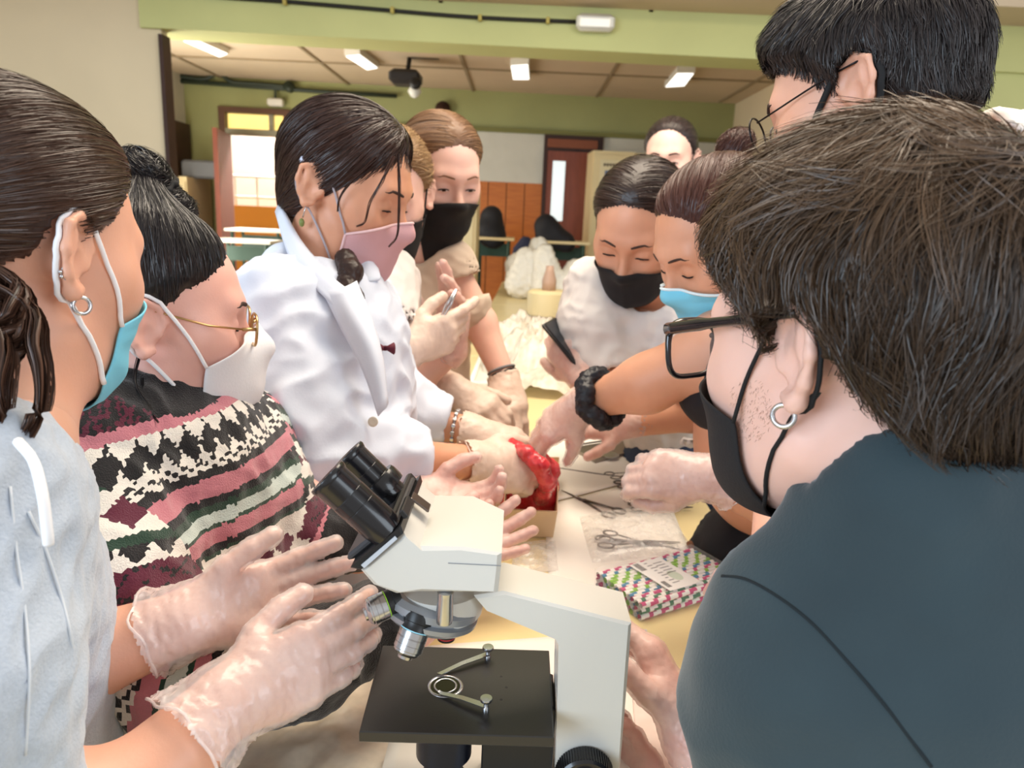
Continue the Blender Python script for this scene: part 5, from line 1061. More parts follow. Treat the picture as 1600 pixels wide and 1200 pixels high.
hand(A, **s3r); hand(A, **s3l); body(P3, H, hs, A, SKIN['tan'], .0034, .0045)
glove(P3, s3r, W(640,722,1.10), M_GLOVEW, cuff=.018, flare=.001, seed=2, res=.0034); glove(P3, s3l, e3l, M_GLOVEW, cuff=.012, flare=.001, seed=9, res=.0034)
hm = hair_mat('hair_dark_brown', srgb(26,16,16), srgb(84,56,46), .33)
hl3 = hair_g([.14,.118,.10,.08,.055,.03,.01,-.01,-.03,-.05,-.075,-.09], [.088,.090,.088,.078,.062,.044,.028,.004,-.022,-.034,-.045,-.16])
make_hair(P3, H, hm, hl=hl3, th=.014, n=5500, flow=lambda p: to_point((.04,-.13,-.11))(p)+np.stack([.0*p[:,0], -.1+0*p[:,0], -.5*np.exp(-((p[:,1]-.05)/.04)**2)], 1), length=.09, steps=8, lift=.0035, width=.0013, seed=13, jit=.08, res=.0036)
f = lambda *p: l2w(H, p)
locks(P3, [[f(.05,.085,.085), f(.058,.102,.05), f(.052,.112,.01), f(.045,.118,-.025), f(.05,.112,-.045)], [f(.055,.082,.08), f(.075,.085,.045), f(.078,.078,.01), f(.07,.075,-.02), f(.066,.062,-.032)], [f(.06,.06,.07), f(.083,.045,.03), f(.085,.035,.0), f(.079,.034,-.02)]], hm, r=.0026, n=22, seed=5)
M_PINK = mat('pink_mask_cloth', srgb(206,158,160), .85, bump=.1, bscale=400)
mk, cor, Po = mask_wrap(P3, H, hs, M_PINK, top=.36, side=(-.62,-.05), bot=-1.12, phimax=1.10, off=.005, peak=.004, beak=.004, taut=30, name='cloth_mask')
straps(H, hs, mk, cor, mat('grey_elastic', srgb(170,160,166), .7), sides=(1,), r=.0018)
for row in (Po[:, -1], Po[:, 0], Po[-1, :]): tubes('mask_binding', l2w(H, row), .0022, mat('pink_binding', srgb(228,190,190), .8), mk, 6)
tubes('strap_toggle', [f(.083,-.040,.028), f(.088,-.034,.034)], .004, mat('toggle_white', srgb(200,204,222), .4), mk)
e = sub(MB().lathe([(.0002,.005),(.0030,.003),(.0042,-.001),(.0030,-.006),(.0002,-.008)], f(.088,-.012,-.052), (0,0,1), 10).build('drop_earring', mat('green_bead', srgb(120,130,70), .3), P3, smooth=True))
tubes('earring_hook', [f(.088,-.012,-.028), f(.088,-.012,-.046)], .0009, M_STEEL, e)
brows(P3, H, hs, M_BROW); eyes(P3, H, hs, (1,-1), .12)
M_COAT = mat('white_coat_cotton', srgb(214,220,234), .8, bump=.06, bscale=300)
S = Shape(); S.ell(W(505,560,1.14), (.135,.15,.17), k=.06); S.ell(W(515,720,1.16), (.135,.155,.20), k=.06); S.ell(W(490,900,1.18), (.15,.17,.28), k=.06)
S.cone(W(435,478,1.06), W(565,478,1.24), .060, .058, k=.05); S.cone(W(470,420,1.12), W(500,470,1.12), .048, .075, k=.03)
S.chain([W(440,490,1.04), W(470,640,1.01), W(505,705,1.015), W(665,716,1.11)], [.074,.064,.060,.048], k=.03)
S.chain([W(560,500,1.26), W(600,600,1.30), W(640,640,1.31), W(720,662,1.32)], [.064,.056,.050,.040], k=.03)
S.hem(W(654,716,1.105), W(680,718,1.12)-W(600,712,1.07), .040); S.hem(W(700,655,1.32), W(730,662,1.32)-W(640,640,1.31), .034)
S.cone(W(500,330,1.115), W(515,440,1.115), .052, .050, k=.02, op='-'); S.hem(W(654,716,1.105), W(690,718,1.12)-W(600,712,1.07), .040, .07); S.hem(W(702,656,1.32), W(730,662,1.32)-W(640,640,1.31), .034, .06)
ct = cloth(P3, S, M_COAT, .0052, 'lab_coat', amp=.0095, s=10, seed=21, smooth_it=1)
def sheet(name, rows, m, P, th=.003, n=5):      # a draped cloth piece from rows of world points
    R = [catmull(r, n) for r in rows]; R = np.array(R); Rc = np.stack([catmull(list(R[:,j]), n) for j in range(R.shape[1])], 1)
    a, b = Rc.shape[:2]; V = Rc.reshape(-1,3); g = np.arange(a*b).reshape(a,b); Q = np.stack([g[:-1,:-1].ravel(), g[1:,:-1].ravel(), g[1:,1:].ravel(), g[:-1,1:].ravel()], 1)
    N = vnormals(V, Q); V2 = V-N*th; ring = np.concatenate([g[:,0], g[-1,1:], g[-2::-1,-1], g[0,-2:0:-1]]); r2 = np.roll(ring,-1)
    return sub(mesh_np(name, np.concatenate([V,V2]), np.concatenate([Q, Q[:,::-1]+a*b, np.stack([r2,ring,ring+a*b,r2+a*b],1)]), m, P))
sheet('collar', [[W(432,332,1.12), W(455,405,1.03), W(500,458,.995), W(545,500,.985)], [W(438,322,1.115), W(470,385,1.035), W(515,436,1.005), W(560,468,.998)], [W(446,350,1.10), W(480,392,1.06), W(520,438,1.03), W(556,470,1.02)]], M_COAT, ct)
sheet('collar', [[W(545,402,1.12), W(570,395,1.10), W(592,420,1.09)], [W(540,430,1.08), W(572,436,1.06), W(594,436,1.07)], [W(550,450,1.08), W(565,448,1.07), W(578,444,1.08)]], M_COAT, ct)
sheet('lapel', [[W(505,455,1.0), W(530,505,.985), W(568,580,.98), W(592,650,.985)], [W(532,452,.99), W(556,500,.975), W(584,560,.975), W(600,640,.982)], [W(556,440,1.01), W(580,500,1.0), W(596,560,.995), W(604,630,.99)]], M_COAT, ct)
bt = MB().lathe([(.0002,.0),(.0066,.0),(.0072,.0012),(.0066,.0028),(.0035,.0022),(.0002,.0022)], W(583,659,.995), -_F, 16).build('button', mat('cream_button', srgb(218,206,186), .4), ct, smooth=True)
bw = sub(MB().box(W(602,544,1.015), (.006,.005,.007), bev=.001).build('bow_brooch', mat('maroon_velvet', srgb(92,22,42), .7), P3))
for sx in (-1, 1):
    c = W(602,544,1.012); mb = MB(); mb.rings([[c+np.array([sx*.002,0,.003]), c+np.array([sx*.002,-.003,0]), c+np.array([sx*.002,0,-.003]), c+np.array([sx*.002,.003,0])], [c+np.array([sx*.012,0,.009]), c+np.array([sx*.012,-.005,0]), c+np.array([sx*.012,0,-.009]), c+np.array([sx*.012,.005,0])], [c+np.array([sx*.014,0,.006]), c+np.array([sx*.0142,-.002,0]), c+np.array([sx*.014,0,-.006]), c+np.array([sx*.0142,.002,0])]])
    mb.build('bow_loop', MATS['maroon_velvet'], bw, smooth=True)
br = MB(); cc = w3l*.72+e3l*.28
d = unit(w3l-e3l); x = unit(np.cross(d,(0,0,1))); y = np.cross(d,x); cc = w3l-d*.022
wb = sub(MB().tube([cc+(x*math.cos(a)+y*math.sin(a))*.0300 for a in np.linspace(0,2*math.pi,31)], .0020, 6, caps=False).build('bracelet', M_STEEL, P3, smooth=True))
for k in range(16):
    a = k/16*2*math.pi; MB().box(cc+(x*math.cos(a)+y*math.sin(a))*.0318, (.007,.007,.007), np.stack([d, x*math.cos(a)+y*math.sin(a), -x*math.sin(a)+y*math.cos(a)],1), bev=.001).build('bracelet_link', M_STEEL, wb)
S = Shape(); pl = [W(540,405,1.05), W(548,425,1.04), W(541,445,1.03), W(550,465,1.02), W(547,490,1.015)]
S.chain(pl, [.015,.017,.014,.016,.006], k=.004); V, Q = S.mesh(.003); V = V+vnormals(V,Q)*(ridge(V,600,4)*.0014)[:,None]; mesh_np('hair_plait', V, Q, hm, P3, attrs={'tone': ('FLOAT','POINT', .2+.3*wob(V,90,3)**2)})
cc = ct
legs(P3, (base[0]-.04, base[1]+.02, .92), (base[0]-.16, base[1]+.02, 0), M_DENIM, M_SHOE, yaw=-1.4)

# ============ 4: white tee behind the teacher
H = mid_head(606, 306, 1.40, (.10,-.90,-.35), s=.95); base = W(600, 700, 1.5)
P4 = person_thing('person in a plain white T-shirt half hidden behind the lab coat, cream gloves raised', (base[0], base[1], 0))
nb = W(600,395,1.42); hs = head_shape(w2l(H, nb), ears=(-1,))
A = Shape(); A.cone(nb, W(580,450,1.43), .05,.06,k=.03)
w4 = W(634,546,1.33); A.chain([W(606,440,1.38), W(608,588,1.34), w4], [.034,.034,.026])
s4 = dict(wrist=w4, target=W(722,512,1.36), back=(-.15,-.85,-.25), side=-1, scale=.98, curls=dict(i=(.25,.25,.2), m=(.6,.9,.5), r=(.7,1.0,.6), p=(.8,1.0,.6)), spread=.03, thumb=((.6,.75,-.3),(.35,.9,-.3),(.2,.95,-.2)))
w4b = W(705,548,1.45); A.chain([W(590,520,1.45), W(650,596,1.46), w4b], [.034,.032,.026]); s4b = dict(wrist=w4b, target=W(712,462,1.43), back=(.5,.75,0), side=1, scale=.95, curls=dict(i=(.1,.2,.1), m=(.2,.3,.2), r=(.4,.5,.3), p=(.5,.5,.3)), spread=.08)
hand(A, **s4); hand(A, **s4b); body(P4, H, hs, A, SKIN['fair'], .004, .0042)
glove(P4, s4, W(600,600,1.36), M_GLOVEW, cuff=.02, flare=.002, res=.0038, seed=3); glove(P4, s4b, W(650,596,1.46), M_GLOVEP, cuff=.02, flare=.002, res=.0038, seed=6)
hmb = hair_mat('hair_blonde', srgb(120,88,58), srgb(196,160,116), .42)
make_hair(P4, H, hmb, hl=hair_g([.14,.105,.085,.06,.035,.01,-.02,-.05,-.1], [.08,.074,.064,.045,.028,.012,.0,-.01,-.02]), th=.014, n=2600, flow=to_point((0,-.12,.0)), length=.08, lift=.006, width=.0016, seed=14)
mk, cor, _ = mask_wrap(P4, H, hs, mat('black_mask_cloth', (0,0,0)), name='cloth_mask'); straps(H, hs, mk, cor, M_STRAPB, sides=(-1,))
brows(P4, H, hs, M_BROWL); eyes(P4, H, hs, (1,-1), .2)
M_TEE = mat('white_tee_jersey', srgb(222,216,212), .9, bump=.06, bscale=400, var=.02)
S = Shape(); S.ell(W(575,480,1.44), (.105,.10,.15), k=.05); S.ell(W(570,600,1.46), (.105,.11,.18), k=.05); S.cone(W(550,425,1.42), W(606,422,1.40), .052,.046,k=.04)
S.chain([W(606,432,1.38), W(608,500,1.35)], [.054,.057], k=.03); S.cone(W(618,360,1.42), W(618,400,1.42), .05,.05,k=.02,op='-'); S.hem(W(607,492,1.355), W(608,560,1.34)-W(607,432,1.37), .042, .056, .05)
cloth(P4, S, M_TEE, .006, 't_shirt', amp=.005, s=15, seed=4)
legs(P4, (base[0]-.06, base[1]+.02, .86), (base[0]-.16, base[1]+.02, 0), M_BLACKTR, M_SHOE)

# ============ 5: beige tee, black mask
H = mid_head(688, 277, 1.56, (.50,-.80,-.33), roll=-.04, s=1.0); base = W(650, 700, 1.7)
P5 = person_thing('fair haired person in a beige T-shirt and black face mask reaching to the tray', (base[0], base[1], 0))
nb = W(668,395,1.62); hs = head_shape(w2l(H, nb), ears=(1,-1))
A = Shape(); A.cone(W(672,372,1.60), W(662,440,1.68), .05,.060,k=.03)
w5 = W(788,592,1.60); A.chain([W(702,412,1.60), W(750,505,1.62), w5], [.036,.036,.026], k=.02)
s5 = dict(wrist=w5, target=W(808,690,1.50), back=(.1,-.75,.65), side=1, scale=1.0, curls=dict(i=(.3,.3,.2), m=(.3,.35,.25), r=(.35,.4,.3), p=(.4,.5,.3)), spread=.04)
w5b = W(706,608,1.50); A.chain([W(600,430,1.66), W(610,560,1.62), w5b], [.046,.040,.028], k=.02)
s5b = dict(wrist=w5b, target=W(775,648,1.47), back=(.1,-.6,.8), side=-1, scale=.98, curls=dict(i=(.4,.8,.5), m=(.5,.9,.5), r=(.5,.9,.5), p=(.5,.9,.5)), spread=.02)
hand(A, **s5); hand(A, **s5b); body(P5, H, hs, A, SKIN['fair'], .004, .005)
glove(P5, s5, W(756,500,1.62), M_GLOVEW, cuff=.012, flare=.001, res=.0038, seed=3); glove(P5, s5b, W(610,560,1.62), M_GLOVEW, cuff=.030, flare=.002, res=.0038, seed=6)
d = unit(w5-W(756,500,1.62)); x = unit(np.cross(d,(0,0,1))); y = np.cross(d,x)
for q, (mm, nm) in enumerate(((M_STRAPB,'black_wristband'),(mat('grey_band', srgb(120,120,124),.6),'grey_wristband'))):
    cc = w5-d*(.012+.009*q); tubes(nm, [cc+(x*math.cos(a)+y*math.sin(a))*.0300 for a in np.linspace(0,2*math.pi,29)], .0030, mm, P5, 7, caps=False)
hl5 = hair_g([.14,.112,.09,.065,.04,.015,-.01,-.04,-.1], [.09,.086,.076,.058,.040,.022,.004,-.012,-.03])
hm5 = hair_mat('hair_light_brown', srgb(98,68,48), srgb(178,136,98), .4)
make_hair(P5, H, hm5, hl=hl5, th=.010, n=4000, flow=lambda p: np.stack([np.sign(p[:,0])*1.0, -1.1+0*p[:,0], -.55-.0*p[:,0]], 1), length=.075, lift=.003, width=.0015, seed=15, jit=.06, fade=.04)
mk, cor, _ = mask_wrap(P5, H, hs, M_BLACKCLOTH, top=.28, side=(-.58,.02), bot=-1.15, phimax=1.15, pleat=.0012, off=.0045, taut=20, name='cloth_mask')
straps(H, hs, mk, cor, M_STRAPB, sides=(1,-1), r=.0015)
brows(P5, H, hs, M_BROWL, thick=.0022); eyes(P5, H, hs, (1,-1), .42)
mb = MB().lathe([(.0002,-.004),(.004,0),(.0002,.004)], l2w(H,(-.088,-.014,-.036)), (0,0,1), 8); mb.build('stud_earring', M_STRAPB, P5, smooth=True)
M_BEIGE = mat('beige_tee_jersey', srgb(206,186,168), .9, bump=.06, bscale=400)
S = Shape(); S.ell(W(654,478,1.66), (.125,.10,.14), k=.05); S.ell(W(650,590,1.68), (.125,.10,.20), k=.05); S.cone(W(600,424,1.68), W(700,412,1.61), .052,.048,k=.04); S.cone(W(664,412,1.64), W(655,450,1.66), .062, .09, k=.05)
S.chain([W(704,416,1.60), W(726,476,1.61)], [.056,.060], k=.03); S.chain([W(604,425,1.67), W(602,480,1.66)], [.062,.058], k=.02); S.hem(W(716,436,1.605), W(724,470,1.61)-W(706,414,1.60), .045, .060, .05)
S.cone(W(668,365,1.585), W(660,402,1.62), .058,.058,k=.012,op='-')
ts = cloth(P5, S, M_BEIGE, .006, 't_shirt', amp=.004, s=15, seed=5)
legs(P5, (base[0]-.08, base[1]+.02, .86), (base[0]-.18, base[1]+.02, 0), M_DENIM, M_SHOE)

# ============ 6: face far behind
H = mid_head(1046, 250, 2.30, (-.35,-.90,-.20), s=.97); base = W(1140, 560, 2.35)
P6 = person_thing('person with pulled back dark hair whose eyes show above the others at the far end', (base[0], base[1], 0))
nb = W(1052,335,2.33); hs = head_shape(w2l(H, nb), ears=(-1,)); A = Shape(); A.cone(nb, W(1055,380,2.36), .05,.08,k=.03)
A.chain([W(1010,390,2.36), W(1000,480,2.40), W(1020,540,2.20)], [.045,.04,.03]); A.chain([W(1105,390,2.36), W(1120,480,2.40), W(1080,545,2.20)], [.045,.04,.03])
for sg, sd in ((W(1020,540,2.20), 1), (W(1080,545,2.20), -1)): hand(A, sg, sg+np.array([.02*sd,-.1,-.02]), (0,.2,1), side=sd)
body(P6, H, hs, A, SKIN['fair'], .005, .006)
make_hair(P6, H, hair_mat('hair_deep_brown', srgb(34,24,22), srgb(74,54,46), .4), hl=hair_g([.14,.105,.085,.06,.035,.01,-.02,-.05,-.1], [.075,.066,.056,.040,.024,.008,-.012,-.02,-.03]), th=.010, n=1500, flow=to_point((0,-.14,.02)), length=.08, lift=.002, width=.002, seed=16, jit=.05, res=.005)
mk, cor, _ = mask_wrap(P6, H, hs, M_BLACKCLOTH, name='cloth_mask'); straps(H, hs, mk, cor, M_STRAPB, sides=(-1,))
brows(P6, H, hs, M_BROW, thick=.0028); eyes(P6, H, hs, (1,-1), .55)
S = Shape(); S.ell(W(1058,460,2.38), (.16,.11,.17), k=.05); S.ell(W(1060,560,2.38), (.14,.11,.20), k=.05); S.cone(W(1005,395,2.37), W(1108,395,2.37), .058,.058,k=.05)
S.chain([W(1010,392,2.36), W(1002,450,2.39)], [.06,.056], k=.03); S.chain([W(1105,392,2.36), W(1118,450,2.39)], [.06,.056], k=.03)
cloth(P6, S, mat('navy_tee', srgb(40,44,60), .9), .009, 't_shirt', amp=.005, s=14, seed=6)
legs(P6, (base[0], base[1]+.02, .86), (base[0], base[1]+.02, 0), M_BLACKTR, M_SHOE)

# ============ 7: white tee, black mask, holding a phone
H = mid_head(998, 362, 1.36, (-.36,-.76,-.52), roll=.08, s=1.0); base = W(1020, 720, 1.65)
P7 = person_thing('person with centre parted dark hair, black mask and loose white T-shirt holding a phone', (base[0], base[1], 0))
nb = W(1018,450,1.46); hs = head_shape(w2l(H, nb), ears=(-1,))
A = Shape(); A.cone(nb, W(1010,490,1.50), .052,.085,k=.03)
w7 = W(912,592,1.40); A.chain([W(930,450,1.46), W(965,590,1.45), w7], [.048,.040,.026])
s7 = dict(wrist=w7, target=W(880,545,1.42), back=(-.45,-.75,.1), side=-1, scale=.90, curls=dict(i=(.6,.8,.5), m=(.6,.9,.5), r=(.6,.9,.5), p=(.6,.9,.5)), spread=.04)
w7b = W(985,660,1.33); A.chain([W(1075,480,1.44), W(1090,640,1.34), w7b], [.048,.040,.027])
s7b = dict(wrist=w7b, target=W(915,664,1.36), back=(0,-.5,.9), side=-1, scale=.80, curls=dict(i=(.4,.5,.4), m=(.4,.5,.4), r=(.4,.5,.4), p=(.4,.5,.4)), spread=.05)
hand(A, **s7); hand(A, **s7b); body(P7, H, hs, A, SKIN['tan'], .0036, .005)
glove(P7, s7, W(965,590,1.45), M_GLOVEP, cuff=.025, flare=.003, res=.0038, seed=3); glove(P7, s7b, W(1090,640,1.34), M_GLOVEP, cuff=.03, flare=.003, res=.0038, seed=6)
hm7 = hair_mat('hair_brown_black', srgb(30,20,18), srgb(82,60,50), .36)
hl7 = hair_g([.14,.112,.09,.065,.04,.015,-.01,-.04,-.07,-.12], [.088,.080,.068,.050,.036,.026,.012,-.002,-.02,-.03])
make_hair(P7, H, hm7, hl=hl7, th=.009, n=4500, flow=lambda p: np.stack([np.sign(p[:,0]+.004)*1.0, -.9+0*p[:,0], -.6+0*p[:,0]], 1), length=.08, lift=.004, width=.0014, seed=17, jit=.06, fade=.04)
mk, cor, _ = mask_wrap(P7, H, hs, M_BLACKCLOTH, top=.26, side=(-.52,.05), bot=-1.10, phimax=1.22, off=.0045, peak=.002, taut=26, name='cloth_mask')
straps(H, hs, mk, cor, M_STRAPB, sides=(1,-1), r=.0015)
brows(P7, H, hs, M_BROW, thick=.0026); eyes(P7, H, hs, (1,-1), .18)
S = Shape(); S.ell(W(990,520,1.50), (.155,.11,.15), k=.05); S.ell(W(1055,630,1.66), (.13,.12,.18), k=.05); S.cone(W(940,468,1.48), W(1070,475,1.46), .052,.052,k=.04)
S.chain([W(930,450,1.46), W(925,510,1.44), W(950,600,1.43)], [.064,.062,.064], k=.03); S.chain([W(1075,475,1.44), W(1088,560,1.38), W(1085,650,1.335)], [.064,.062,.058], k=.03); S.hem(W(942,580,1.43), W(950,600,1.43)-W(925,510,1.44), .050, .068, .06); S.hem(W(1085,642,1.337), W(1085,650,1.335)-W(1088,560,1.38), .046, .064, .06)
S.cone(W(1012,400,1.42), W(1012,448,1.43), .060,.062,k=.015,op='-')
cloth(P7, S, M_TEE, .0055, 't_shirt', amp=.006, s=14, seed=7)
legs(P7, (base[0]+.10, base[1]+.02, .86), (base[0]+.24, base[1]+.02, 0), M_DENIM, M_SHOE)

# ============ 8: black top, high bun, blue mask, scrunchie
H = mid_head(1124, 384, 1.08, (-.82,-.30,-.52), roll=.04, s=.97); base = W(1230, 760, 1.25)
P8 = person_thing('person in a black crop top with auburn bun, blue mask and black scrunchie on wrist', (base[0], base[1], 0))
nb = W(1165,478,1.10); hs = head_shape(w2l(H, nb), ears=(-1,))
A = Shape(); A.cone(nb, W(1170,540,1.10), .055,.08,k=.03)
w8 = W(912,630,1.18); A.cone(W(1135,550,1.05), W(1240,550,1.12), .055,.060,k=.05); A.chain([W(1120,545,1.05), W(1010,600,1.10), w8], [.048,.040,.027], k=.03)
s8 = dict(wrist=w8, target=W(822,690,1.24), back=(-.30,-.62,.70), side=1, scale=.88, curls=dict(i=(.35,.35,.25), m=(.25,.35,.25), r=(.3,.35,.25), p=(.3,.4,.3)), spread=.05, thumb=((.6,.75,-.5),(.3,.9,-.5),(.1,.9,-.5)))
w8b = W(1106,745,.92); A.chain([W(1260,600,.98), W(1235,790,.92), w8b], [.05,.040,.026], k=.02)
s8b = dict(wrist=w8b, target=W(998,738,.92), back=(.1,-.85,.5), side=1, scale=.80, curls=dict(i=(.7,.9,.5), m=(.9,1.0,.5), r=(.9,1.0,.6), p=(.9,1.0,.6)), spread=.03, thumb=((.55,.75,-.45),(.10,.95,-.45),(-.25,.9,-.4)))
s8['side'] = -1; s8b['side'] = -1
A.ell(W(1210,640,1.10), (.115,.10,.14), k=.05); A.ell(W(1205,720,1.10), (.105,.10,.12), k=.05)
hand(A, **s8); hand(A, **s8b); body(P8, H, hs, A, SKIN['tan'], .0034, .0045)
glove(P8, s8, W(1005,604,1.08), M_GLOVE, cuff=.030, flare=.006, res=.0032, seed=3); glove(P8, s8b, W(1235,790,.92), M_GLOVE, cuff=.035, flare=.008, res=.003, seed=6, wr=.0013)
hm8 = hair_mat('hair_auburn_brown', srgb(48,26,24), srgb(112,72,60), .36)
hl8 = hair_g([.14,.11,.09,.07,.045,.02,.0,-.02,-.045,-.06], [.090,.082,.072,.056,.034,.012,-.002,-.04,-.07,-.2]); bc = w2l(H, W(1150,226,1.15))
make_hair(P8, H, hm8, hl=hl8, th=.009, n=4500, flow=to_point(bc), length=.075, lift=.002, width=.0012, seed=18, jit=.05, res=.0034, fade=.04)
bun(P8, H, hm8, bc, .030, sm=M_STRAPB, seed=8)
mk, cor, _ = mask_wrap(P8, H, hs, M_SURG, top=.34, side=(-.60,-.02), bot=-1.12, phimax=1.12, pleat=.0014, off=.005, taut=24, name='surgical_mask')
tubes('mask_edge', l2w(H, _[:, -1]), .0022, M_SURGW, mk, 6)
straps(H, hs, mk, cor, M_STRAPW, sides=(-1,)); brows(P8, H, hs, M_BROW, thick=.0022); eyes(P8, H, hs, (1,-1), 0)
d = unit(w8-W(1005,604,1.08)); x = unit(np.cross(d,(0,0,1))); y = np.cross(d,x); cc = w8-d*.040
pts = [cc+d*.004*math.sin(5*a)+(x*math.cos(a)+y*math.sin(a))*.037 for a in np.linspace(0,2*math.pi,61)]; S = Shape()
for i in range(60): S.cone(pts[i], pts[i+1], .011*(1+.28*math.sin(i*1.9)), .011*(1+.28*math.sin((i+1)*1.9)), k=.004)
V, Q = S.mesh(.003); V = V+vnormals(V,Q)*(ridge(V, 420, 3)*.0022)[:,None]; mesh_np('scrunchie', V, Q, mat('black_satin', srgb(26,26,34), .45), P8)
S = Shape(); S.ell(W(1200,622,1.095), (.134,.122,.072), k=.05); S.chain([W(1165,492,1.06), W(1135,535,.99), W(1135,590,.985)], [.012,.016,.03], k=.02); S.cone(W(1250,510,1.08), W(1235,570,1.0), .012, .016, k=.02)
cloth(P8, S, mat('black_rib_top', srgb(24,22,26), .85, bump=.1), .0045, 'crop_top', amp=.0015, s=20, seed=2)
legs(P8, (base[0]+.01, base[1]-.05, .86), (base[0]+.10, base[1], 0), M_BLACKTR, M_SHOE, r=.088)

# ============ 9: tall, black hair, behind on the right
H = ear_head(1336, 138, .735, -1, (-.74,.58,-.30), roll=-.03, s=1.0); base = W(1560, 900, 1.0)
P9 = person_thing('tall person with short black hair, thin glasses and white T-shirt, back right', (base[0], base[1], 0))
nb = W(1500,290,.86); hs = head_shape(w2l(H, nb), ears=(-1,))
A = Shape(); A.cone(nb, W(1530,360,.9), .06,.08,k=.03)
w9 = W(1216,884,.70); e9 = W(1240,752,.80); A.chain([W(1460,560,.84), e9, w9], [.046,.040,.027]); s9 = dict(wrist=w9, target=W(1130,938,.72), back=(-.2,-.55,.8), side=-1, scale=.72, curls=dict(i=(.6,.8,.4), m=(.6,.8,.4), r=(.6,.8,.4), p=(.6,.8,.4)), spread=.06)
w9b = W(1400,900,1.0); A.chain([W(1700,560,1.0), W(1650,860,1.05), w9b], [.046,.040,.027]); hand(A, w9b, W(1300,900,1.0), (0,-.4,.9), side=1)
hand(A, **s9); body(P9, H, hs, A, SKIN['warm'], .0034, .005); glove(P9, s9, e9, M_GLOVEP, cuff=.03, flare=.004, seed=7)
hm9 = hair_mat('hair_jet', srgb(16,13,14), srgb(62,52,50), .40)
hl9 = hair_g([.15,.12,.10,.08,.06,.035,.012,-.008,-.03,-.05], [.115,.115,.108,.098,.060,.030,.010,-.024,-.05,-.2])
make_hair(P9, H, hm9, hl=hl9, th=.018, n=11000, flow=lambda p: from_point((0,-.07,.15))(p)+np.stack([0*p[:,0], .5*(p[:,2]>.07)-.25, -.35*(p[:,2]<.07)], 1), length=.032, steps=5, lift=.009, width=.0012, seed=19, jit=.25, res=.0036, clump=.35, gather=.5, ngather=20, fade=.02, extra=[((0,.05,.105),(0,.082,.09),.034,.026,.03)])
mk, cor, _ = mask_wrap(P9, H, hs, M_BLACKCLOTH, top=.30, side=(-.55,.05), bot=-1.15, phimax=1.15, off=.005, name='cloth_mask'); straps(H, hs, mk, cor, M_STRAPB, sides=(-1,), r=.0036)
g = sub(MB().tube(catmull([l2w(H,(-.088,-.022,.026)), l2w(H,(-.080,.02,.022)), l2w(H,(-.068,.095,.008))],4), .0011, 6).build('spectacles', mat('dark_wire', srgb(40,36,38), .3, .8), P9, smooth=True))
for sx in (1,-1):
    cc = np.array([sx*.034,.108,.002]); tubes('spectacle_rim', [l2w(H, cc+np.array([.024*math.cos(a), 0, .021*math.sin(a)])) for a in np.linspace(0, 2*math.pi, 29)], .0012, MATS['dark_wire'], g, 6, caps=False)
tubes('nose_bridge', [l2w(H,(.010,.109,.004)), l2w(H,(-.010,.109,.004))], .0012, MATS['dark_wire'], g)
brows(P9, H, hs, M_BROW, thick=.0032); eyes(P9, H, hs, (-1,), 0)
S = Shape(); S.ell(W(1540,480,.95), (.19,.13,.18), k=.06); S.ell(W(1540,720,.98), (.17,.13,.25), k=.06); S.cone(W(1480,360,.86), W(1690,340,1.0), .065,.065,k=.06)
S.cone(W(1550,250,.86), W(1620,262,.90), .058,.062,k=.05); S.chain([W(1470,420,.84), W(1400,610,.82), W(1290,715,.81)], [.07,.065,.060], k=.04); S.chain([W(1680,380,1.0), W(1690,560,1.0)], [.07,.065], k=.04)
S.cone(W(1480,240,.84), W(1500,272,.85), .062,.062,k=.01,op='-'); S.hem(W(1275,728,.805), W(1240,760,.795)-W(1400,610,.82), .048, .09)
cloth(P9, S, M_TEE, .006, 't_shirt', amp=.005, s=15, seed=9)
legs(P9, (base[0], base[1]+.02, .90), (base[0], base[1]+.02, 0), M_DENIM, M_SHOE)

# ============ 10: right foreground
H = ear_head(1238, 560, .445, -1, (-.55,.82,-.14), roll=-.0, s=1.01); base = W(1560, 1150, .55)
P10 = person_thing('person in a dark teal T-shirt with tousled brown hair and black framed glasses, right foreground', (base[0], base[1], 0))
nb = W(1440,735,.475); hs = head_shape(w2l(H, nb), ears=(-1,))
A = Shape(); A.cone(W(1450,760,.478), W(1490,830,.50), .050,.07,k=.03)
w10 = W(1085,1150,.68); e10 = W(1225,1440,.60); A.chain([W(1262,1020,.53), e10, w10], [.045,.042,.030])
s10 = dict(wrist=w10, target=W(1000,985,.74), back=(.85,-.1,.35), side=-1, scale=.92, curls=dict(i=(.4,.5,.35), m=(.45,.5,.4), r=(.5,.5,.4), p=(.5,.5,.4)), spread=.06)
w10b = W(1025,1290,.72); A.chain([W(1750,1000,.62), W(1450,1380,.72), w10b], [.045,.042,.030]); s10b = dict(wrist=w10b, target=W(978,1130,.74), back=(.5,.6,.3), side=1, scale=.82, curl=(.3,.4,.3), spread=.06)
hand(A, **s10); hand(A, **s10b); body(P10, H, hs, A, SKIN['fair'], .0025, .0045)
glove(P10, s10, e10, M_GLOVEP, cuff=.05, flare=.006, res=.0028, seed=8); glove(P10, s10b, W(1450,1380,.72), M_GLOVEP, cuff=.05, flare=.006, res=.0028, seed=3)
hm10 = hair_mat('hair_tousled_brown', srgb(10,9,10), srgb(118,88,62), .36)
hl10 = hair_g([.15,.12,.10,.08,.06,.045,.030,.012,.0,-.02,-.04,-.06,-.075], [.11,.108,.10,.088,.066,.044,.024,.016,-.036,-.044,-.056,-.075,-.2])
flow10 = lambda p: from_point((.0,-.10,.13))(p)+np.stack([0*p[:,0], -.75*np.clip((.095-p[:,2])/.05,0,1)*(p[:,1]>-.09), -.45*np.clip((.09-p[:,2])/.05,0,1)], 1)
